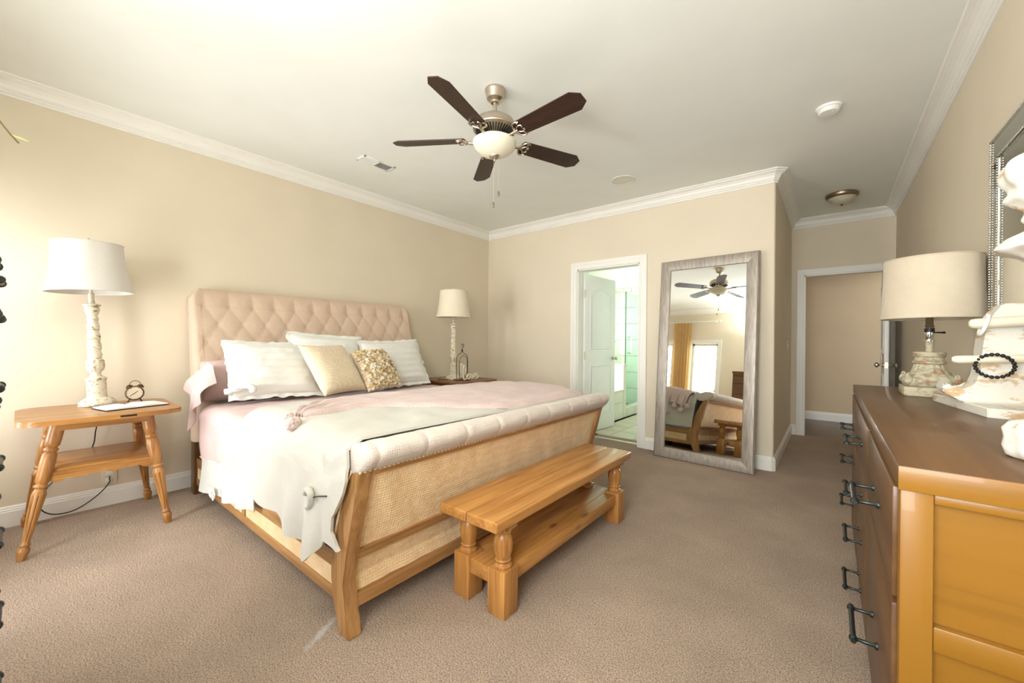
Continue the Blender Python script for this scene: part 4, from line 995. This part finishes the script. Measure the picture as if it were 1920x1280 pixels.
for ang in (-76, -4, 68, 141, 213):
    M = Matrix.Translation(Vector((FC.x, FC.y, BZ))) @ Matrix.Rotation(math.radians(ang), 4, 'Z') @ Matrix.Rotation(math.radians(-13), 4, 'X')
    b = NB(); o_ = [(.195, -.054), (.605, -.066), (.655, -.030), (.655, .030), (.605, .066), (.195, .054), (.185, .03), (.185, -.03)]
    t = NB(); prism(t, o_, 2, -.003, .003, 0); bmesh.ops.transform(t, matrix=M, verts=t.verts); merge(b, t)
    bl = part('blade', b, BLADE, fan, 0)
    b = NB()
    def T_(p): return M @ Vector(p)
    tube(b, [T_((.09, 0, -.012)), T_((.13, 0, -.016)), T_((.17, 0, -.012)), T_((.20, 0, -.008))], [.012, .010, .009, .010], 8)
    for s in (-1, 1):
        tube(b, [T_(p) for p in qbez([(.17, 0, -.012), (.185, s * .03, -.010), (.20, s * .052, -.008), (.222, s * .055, -.008), (.238, s * .046, -.008)], 5)], .0055, 6)
        tube(b, [T_(p) for p in qbez([(.19, 0, -.010), (.205, s * .018, -.009), (.225, s * .026, -.008), (.240, s * .016, -.008), (.232, s * .006, -.008)], 5)], .0045, 6)
        sphere(b, T_((.222, s * .04, -.006)), .005, 8)
    part('blade_bracket', b, NICKEL, fan, 50)
# ------------------------------------------------------------------ ceiling fittings
sd = thing('smoke_detector', 'round white smoke detector on the ceiling near the alcove', 'smoke detector', (-.022, 3.40, CZ))
b = NB(); lathe(b, [(0, -.040), (.05, -.038), (.058, -.030), (.060, -.016), (.070, -.012), (.072, 0)], (-.022, 3.40, CZ), 36); part('body', b, DOORW, sd)
b = NB()
for k in range(24): a = k * PI / 12; obox(b, (-.022 + .0585 * math.cos(a), 3.40 + .0585 * math.sin(a), CZ - .024), (.004, .008, .003), Matrix.Rotation(a, 3, 'Z'))
sphere(b, (-.022 + .02, 3.38, CZ - .040), .004, 8); o = part('grille', b, IVORY, sd, 0); o['kind'] = 'stuff'
fl = thing('flush_light', 'bronze-rimmed flush ceiling light with frosted bowl in the alcove', 'ceiling light', (.08, 5.45, CZ))
FGL = noisy('smoked_bowl_glass', srgb(186, 182, 158), srgb(200, 196, 172), 12, .3, 20, .02)
b = NB(); lathe(b, [(.132, -.0), (.140, -.010), (.138, -.028), (.130, -.040), (.120, -.044)], (.08, 5.45, CZ), 44); part('rim', b, PEWTER, fl)
b = NB(); lathe(b, [(0, -.112), (.04, -.108), (.080, -.090), (.108, -.062), (.118, -.042), (0, -.04)], (.08, 5.45, CZ), 44); part('bowl', b, FGL, fl)
b = NB(); lathe(b, [(0, -.128), (.006, -.126), (.009, -.120), (.014, -.116), (.016, -.110), (0, -.108)], (.08, 5.45, CZ), 20); part('finial', b, PEWTER, fl)
sk = thing('ceiling_speaker', 'flat round white ceiling speaker near the far crown moulding', 'speaker', (-1.594, 3.70, CZ))
b = NB(); lathe(b, [(0, -.003), (.100, -.003), (.101, -.006), (.110, -.007), (.115, 0)], (-1.594, 3.70, CZ), 48); part('grille', b, noisy('speaker_mesh', srgb(222, 219, 206), srgb(226, 223, 210), 300, .8, 600, .3, .001), sk)
vt = thing('ceiling_vent', 'white rectangular louvred air vent in the ceiling', 'vent', (-3.19, 2.01, CZ))
b = NB(); vx0, vx1, vy0, vy1 = -3.262, -3.122, 1.85, 2.16
for a in ((vx0, vx1, vy0, vy0 + .018), (vx0, vx1, vy1 - .018, vy1), (vx0, vx0 + .018, vy0, vy1), (vx1 - .018, vx1, vy0, vy1), (vx0, vx1, 2.0, 2.01)): box(b, a[0], a[1], a[2], a[3], CZ - .008, CZ, .002)
part('frame', b, DOORW, vt)
b = NB(); box(b, vx0 + .018, vx1 - .018, vy0 + .018, vy1 - .018, CZ - .002, CZ - .0005); part('duct', b, GUN, vt, 0)
for k in range(9):
    for h in (0, 1):
        b = NB(); obox(b, (vx0 + .026 + k * .0112, (1.932, 2.077)[h], CZ - .006), (.009, .13, .0012), Matrix.Rotation(.6 if h else -.6, 3, 'Y')); part('slat', b, DOORW, vt, 0)
# light switch in the alcove
sw = thing('light_switch', 'ivory light switch on the alcove side wall', 'switch', (CX, 5.72, 1.15))
b = NB(); box(b, CX, CX + .006, 5.685, 5.755, 1.09, 1.21, .002); part('plate', b, IVORY, sw)
b = NB(); box(b, CX + .005, CX + .014, 5.714, 5.726, 1.14, 1.165, .001); part('toggle', b, IVORY, sw)
# ------------------------------------------------------------------ dresser
dr = thing('dresser', 'long brown-topped dresser with amber wood end and gunmetal pulls', 'dresser', (.345, 2.25, 0))
DXF, DYN, DYF, DT = .112, 1.161, 3.30, .92
b = NB(); box(b, DXF, RXW - .004, DYN, DYF, DT - .0505, DT, .002); part('dresser_top', b, DRK[1], dr)
b = NB(); box(b, DXF + .0005, RXW - .004, DYN - .0022, DYN + .002, DT - .050, DT - .001, .001); part('top_edge', b, DRO[0], dr)
b = NB(); box(b, DXF + .012, RXW - .02, DYN + .036, DYF - .01, .09, DT - .0505); part('carcass', b, DRK[1], dr, 0)
for (x0, x1) in ((DXF + .004, DXF + .054), (RXW - .06, RXW - .012)):
    b = NB(); box(b, x0, x1, DYN + .004, DYN + .045, 0, DT - .0505, .003); part('corner_post', b, DRO[2], dr)
b = NB(); box(b, DXF + .004, DXF + .05, DYF - .045, DYF - .004, 0, DT - .0505, .003); part('corner_post', b, DRK[2], dr)
for z0, z1 in ((DT - .072, DT - .0505), (.548, .600), (.24, .30), (.07, .12)):
    b = NB(); box(b, DXF + .054, RXW - .06, DYN + .008, DYN + .03, z0, z1, .004); part('end_rail', b, DRO[0], dr)
for z0, z1 in ((.598, DT - .070), (.298, .55), (.118, .242)):
    b = NB(); box(b, DXF + .05, RXW - .06, DYN + .028, DYN + .034, z0, z1); part('end_panel', b, DRO[0], dr, 0)
ycols = [(DYN + .05, 1.93), (1.945, 2.64), (2.655, DYF - .05)]
rows = {0: [(.62, .862, .725), (.10, .605, .33)], 1: [(.64, .862, .745), (.44, .63, .53), (.24, .43, .325), (.08, .23, .12)], 2: [(.62, .862, .69), (.36, .61, .50), (.08, .35, .26)]}
def pull(b, x, yc, z, L=.19, out=.052):
    """bar pull: bar along y standing off the face towards -x"""
    for s in (-1, 1):
        lathe(b, [(0, 0), (.010, 0), (.010, .004), (.0055, .008), (.0048, out - .004), (.008, out)], seg=12, M=Matrix.Translation(Vector((x, yc + s * L * .42, z))) @ Matrix.Rotation(-PI / 2, 4, 'Y'))
        sphere(b, (x - out, yc + s * L * .42, z), .0105, 12, 1, 1.2, 1)
    tube(b, [(x - out, yc - L / 2, z), (x - out, yc + L / 2, z)], .0068, 10)
for ci, (a, c) in enumerate(ycols):
    for z0, z1, zp in rows[ci]:
        b = NB(); box(b, DXF - .004, DXF + .014, a, c, z0, z1, .003); df = part('drawer_front', b, DRK[1], dr)
        b = NB(); pull(b, DXF - .004, ((a + c) / 2) + (.02 if ci == 0 else .05 if ci == 1 else .1), zp, .20); part('pull', b, GUN, df, 50)
# stone-coloured carved lamp on the dresser
LC = (.385, 2.86, .92)
t = thing('table_lamp', 'weathered carved-plaster lamp with round burlap shade on the dresser', 'lamp', LC)
b = NB(); box(b, LC[0] - .10, LC[0] + .10, LC[1] - .10, LC[1] + .10, .92, .965, .004); part('plinth', b, STONE, t)
def corn(r, z, a):
    sq = 1 / max(abs(math.cos(a)), abs(math.sin(a))); k = max(0, 1 - abs(z - .985) / .05) if z < 1.06 else 0
    k = min(1, max(0, (1.07 - z) / .07)); diag = abs(math.sin(2 * a)) ** 3
    return r * (1 + .28 * diag * k + .05 * math.sin(a * 16) * min(1, max(0, (1.12 - z) / .05)) * .8)
b = NB(); lathe(b, [(.070, .963), (.086, .968), (.094, .985), (.092, 1.005), (.078, 1.022), (.066, 1.035), (.060, 1.05), (.055, 1.07), (.054, 1.08)], (LC[0], LC[1], 0), 96, mod=corn)
part('carved_body', b, STONE, t, 60)
for sx in (-1, 1):
    for sy in (-1, 1):
        b = NB(); pts = []
        for k in range(26): a = k * .45; r_ = .034 * (1 - k / 27); pts.append((LC[0] + sx * (.082 + .25 * r_ * math.cos(a)), LC[1] + sy * (.082 + .25 * r_ * math.cos(a)) , 1.000 + r_ * math.sin(a)))
        sphere(b, (LC[0] + sx * .082, LC[1] + sy * .082, .998), .024, 16, .8, .8, 1); tube(b, pts, .006, 6); part('volute', b, STONE, t, 60)
b = NB(); lathe(b, [(.056, 1.078), (.062, 1.082), (.062, 1.09), (.054, 1.094), (.053, 1.112), (.058, 1.116), (.060, 1.134), (.056, 1.138), (0, 1.139)], (LC[0], LC[1], 0), 40); part('collar', b, STONE, t)
b = NB(); lathe(b, [(.014, 1.137), (.015, 1.18), (.019, 1.188), (.012, 1.19), (0, 1.19)], (LC[0], LC[1], 0), 20); part('neck', b, STONE, t)
b = NB(); lathe(b, [(.022, 1.192), (.022, 1.196), (.012, 1.2), (.016, 1.21), (.018, 1.23), (.018, 1.27), (.015, 1.275), (.015, 1.36), (0, 1.36)], (LC[0], LC[1], 0), 24); sk_ = part('socket', b, CHROME, t)
b = NB(); tube(b, [(LC[0] + .012, LC[1] - .012, 1.235), (LC[0] + .05, LC[1] + .01, 1.235)], [.003, .0045], 8); sphere(b, (LC[0] + .052, LC[1] + .011, 1.235), .006, 10); part('switch_knob', b, BLACK, sk_)
b = NB(); lathe(b, [(.0188, 1.236), (.0188, 1.256)], (LC[0], LC[1], 0), 24); part('insulator', b, BLACK, sk_)
b = shade_bm(.187, .176, 1.305, 1.600); bmesh.ops.translate(b, verts=b.verts, vec=(LC[0] + .004, LC[1], 0)); part('lamp_shade', b, SHADEB, t, 50)
# carved corbel stand with pegs (jewellery)
cs = thing('corbel_stand', 'chipped white carved wooden stand with two pegs on the dresser', 'stand', (.47, 2.33, .92))
b = NB(); prism(b, [(.372, 2.66), (.362, 2.60), (.430, 2.13), (.565, 2.10), (.568, 2.60)], 2, .92, .953, .003); part('base_board', b, CHIP, cs)
b = NB(); out = qbez([(.345, 0, .998), (.352, 0, 1.022), (.372, 0, 1.018), (.395, 0, 1.000), (.425, 0, 1.015), (.442, 0, 1.06), (.448, 0, 1.12), (.455, 0, 1.20), (.468, 0, 1.27), (.50, 0, 1.33)], 4)
prism(b, [(p.x, p.z) for p in out] + [(.567, 1.33), (.567, .953), (.40, .953), (.372, .972), (.350, .985)], 1, 2.30, 2.42, .006); part('corbel', b, CHIP, cs, 40)
for (z, x0, r, y) in ((1.118, .372, .015, 2.27), (1.255, .415, .019, 2.27)):
    b = NB(); tube(b, [(x0 - .006, y, z), (x0, y, z), (x0 + .012, y, z), (.568, y, z + .01)], [r * .45, r * .85, r, r], 16); part('peg', b, IVORY, cs)
b = NB(); tube(b, [(.447 + .010 * math.cos(a), 2.27 + .033 * math.sin(a) * .9, 1.250 + .036 * math.cos(a)) for a in [k * PI / 20 for k in range(40)]], .0055, 8, closed=True)
solo('bangle', b, DOORW, 'white bangle hung on the upper peg of the chipped stand', 'bracelet', (.447, 2.27, 1.25))
bb_ = thing('bead_bracelet', 'black bead bracelet hung on the lower peg of the chipped stand', 'bracelet', (.45, 2.25, 1.10))
for k in range(22):
    a = k * 2 * PI / 22; b = NB(); sphere(b, (.470 + .045 * math.cos(a), 2.25 - .012 * math.cos(a), 1.098 + .042 * math.sin(a)), .0068, 10); part('bead', b, BLACK, bb_, 60)
# near chunky candle holder, mostly outside the frame
ch = thing('carved_candlestick', 'tall chunky whitewashed carved candlestick on the near dresser end', 'candlestick', (.375, 1.42, .92))
def lob(r, z, a): return r * (1 + .035 * math.sin(a * 9 + z * 25) + .02 * N3(math.cos(a) * 3, math.sin(a) * 3, z * 12))
b = NB(); lathe(b, [(.070, .92), (.082, .926), (.087, .945), (.084, .965), (.087, .985), (.076, 1.0), (.045, 1.008), (0, 1.008)], (.398, 1.42, 0), 60, mod=lob); part('base', b, CHIP, ch, 60)
pcs = ([(.045, 1.0), (.040, 1.05), (.036, 1.15), (.040, 1.25), (.036, 1.30), (.046, 1.345), (.066, 1.372), (.100, 1.388), (.103, 1.396), (.085, 1.415), (.06, 1.43), (.05, 1.44), (.062, 1.455), (.058, 1.475), (.075, 1.49), (.088, 1.505), (.080, 1.525), (.092, 1.545), (.095, 1.57), (.085, 1.592), (.05, 1.612), (.03, 1.62), (.001, 1.621)]); b = NB(); lathe(b, [(p.x, p.z) for p in qbez([(p[0], 0, p[1]) for p in pcs], 5)], (.398, 1.42, 0), 72, mod=lob); part('stem', b, CHIP, ch, 60)
# bevelled wall mirror above the dresser
wm = thing('wall_mirror', 'large bead-edged mirror hanging on the wall above the dresser', 'mirror', (RXW, 2.1, 1.6))
my0, my1, mz0, mz1 = 1.20, 2.730, 1.13, 2.085
b = NB(); box(b, RXW - .012, RXW - .001, my0 + .02, my1 - .02, mz0 + .02, mz1 - .02); part('backing', b, BLACK, wm, 0)
b = NB(); box(b, RXW - .016, RXW - .012, my0 + .10, my1 - .10, mz0 + .10, mz1 - .10, .0015); part('mirror_glass', b, MIRROR, wm, 0)
for (a0, a1, c0, c1_) in ((my0, my1, mz0, mz0 + .10), (my0, my1, mz1 - .10, mz1), (my0, my0 + .10, mz0 + .10, mz1 - .10), (my1 - .10, my1, mz0 + .10, mz1 - .10)):
    b = NB(); box(b, RXW - .020, RXW - .006, a0 + .002, a1 - .002, c0 + .002, c1_ - .002, .003); part('border_panel', b, MIRROR, wm, 0)
def beads(y0, z0, y1, z1):
    L = math.hypot(y1 - y0, z1 - z0); n = int(L / .011); b = NB()
    for k in range(n + 1): t_ = k / n; sphere(b, (RXW - .024, y0 + (y1 - y0) * t_, z0 + (z1 - z0) * t_), .0042, 6)
    o = part('bead_edge', b, CHROME, wm, 60); o['kind'] = 'stuff'
for d in (.006, .10): beads(my0 + d, mz0 + d, my1 - d, mz0 + d); beads(my0 + d, mz1 - d, my1 - d, mz1 - d); beads(my0 + d, mz0 + d, my0 + d, mz1 - d); beads(my1 - d, mz0 + d, my1 - d, mz1 - d)
# ------------------------------------------------------------------ tall chest by the rear wall
tc = thing('tall_chest', 'tall brown chest of drawers against the rear wall beside the camera', 'chest of drawers', (-1.45, -.31, 0))
hx0, hx1, hy0, hy1, hz = -2.0, -1.02, -.545, -.085, 1.38
b = NB(); box(b, hx0, hx1, hy0, hy1, hz - .04, hz, .003); part('chest_top', b, DRK[0], tc)
b = NB(); box(b, hx0 + .01, hx1 - .01, hy0, hy1 - .012, .06, hz - .04, .002); part('carcass', b, DRK[2], tc)
for x in (hx0 + .01, hx1 - .06): b = NB(); box(b, x, x + .05, hy1 - .06, hy1 - .008, 0, .06, .002); part('foot', b, DRK[2], tc)
zt = [1.315, 1.22, 1.045, .85, .658, .46, .27]
edges = [1.343, 1.29, 1.14, .95, .755, .56, .365, .08]
for k in range(7):
    for (a, c, px_) in ((hx0 + .03, -1.515, -1.66), (-1.505, hx1 - .03, -1.25)):
        b = NB(); box(b, a, c, hy1 - .014, hy1 + .003, edges[k + 1] + .006, edges[k] - .006, .003); df = part('drawer_front', b, DRK[0], tc)
        b = NB()
        for s in (-1, 1):
            lathe(b, [(0, 0), (.010, 0), (.010, .004), (.005, .008), (.005, .05), (.008, .054)], seg=12, M=Matrix.Translation(Vector((px_ + s * .06, hy1 + .003, zt[k]))) @ Matrix.Rotation(-PI / 2, 4, 'X')); sphere(b, (px_ + s * .06, hy1 + .055, zt[k]), .0105, 12)
        tube(b, [(px_ - .075, hy1 + .055, zt[k]), (px_ + .075, hy1 + .055, zt[k])], .0068, 10); part('pull', b, GUN, df, 50)
# trailing plant on the chest
pl = thing('potted_plant', 'trailing green plant in a white pot on the tall chest', 'plant', (-1.55, -.32, 1.38))
b = NB(); lathe(b, [(0, 1.38), (.05, 1.38), (.07, 1.53), (.075, 1.54), (.065, 1.54), (0, 1.52)], (-1.55, -.32, 0), 28); part('pot', b, DOORW, pl)
LEAF, nt_, b_ = mat('leaf_green', srgb(178, 208, 84), .5); STEM, nt_, b_ = mat('stem_brown', srgb(150, 130, 90), .6)
for (s0, s1, s2) in (((-1.60, -.28, 1.54), (-1.72, -.14, 1.86), (-1.775, -.002, 1.715)), ((-1.5, -.3, 1.54), (-1.4, -.2, 1.75), (-1.35, -.12, 1.70)), ((-1.55, -.36, 1.54), (-1.6, -.42, 1.8), (-1.65, -.45, 1.78))):
    pts = qbez([s0, s1, s2], 10); b = NB(); tube(b, pts, .0022, 5); part('stem', b, STEM, pl)
    for k in range(4, len(pts), 3):
        p = pts[k]; b = NB(); d = Vector((.2 * math.sin(k), .75, -.35 + .2 * math.cos(k))).normalized(); w_ = Vector((.5, .1, 1)).cross(d).normalized() * .0065; L_ = .034
        V = [b.verts.new(p), b.verts.new(p + d * L_ * .4 + w_), b.verts.new(p + d * L_), b.verts.new(p + d * L_ * .4 - w_), b.verts.new(p + d * L_ * .45 + Vector((0, 0, .003)))]
        for i in range(4): b.faces.new((V[i], V[(i + 1) % 4], V[4]))
        part('leaf', b, LEAF, pl)
# ------------------------------------------------------------------ curtain and rod on the rear wall
rd = thing('curtain_rod', 'white curtain rod with ball finials above the patio door', 'curtain rod', (-3.0, BY + .07, 2.47))
b = NB(); tube(b, [(-3.93, BY + .07, 2.47), (-2.42, BY + .07, 2.47)], .011, 12); part('rod', b, TRIM, rd)
b = NB(); sphere(b, (-2.40, BY + .07, 2.47), .024, 14); part('finial', b, TRIM, rd)
for x in (-2.5, -3.88): b = NB(); tube(b, [(x, BY + .002, 2.47), (x, BY + .07, 2.47)], .006, 8); lathe(b, [(0, 0), (.02, 0), (.02, .006), (0, .006)], seg=14, M=Matrix.Translation(Vector((x, BY, 2.47))) @ Matrix.Rotation(-PI / 2, 4, 'X')); part('bracket', b, TRIM, rd)
ct = thing('curtain', 'gold linen curtain panel hanging beside the patio door', 'curtain', (-3.2, BY + .07, 0))
b = NB()
def cur(u, v):
    x = -3.36 + .38 * u; z = 2.44 - 2.41 * v; return (x + .01 * math.sin(v * 3), BY + .075 + .028 * math.sin(u * 2 * PI * 6) * (.5 + .5 * v) + .01 * math.sin(u * 20 + v * 4) * v, z)
grid(b, 96, 20, cur); part('panel', b, CURT, ct, 70)
for k in range(6):
    b = NB(); x = -3.35 + k * .072; tube(b, [(x, BY + .07 + .018 * math.cos(a), 2.468 + .018 * math.sin(a)) for a in [i * PI / 8 for i in range(16)]], .0025, 6, closed=True); part('ring', b, PEWTER, ct)
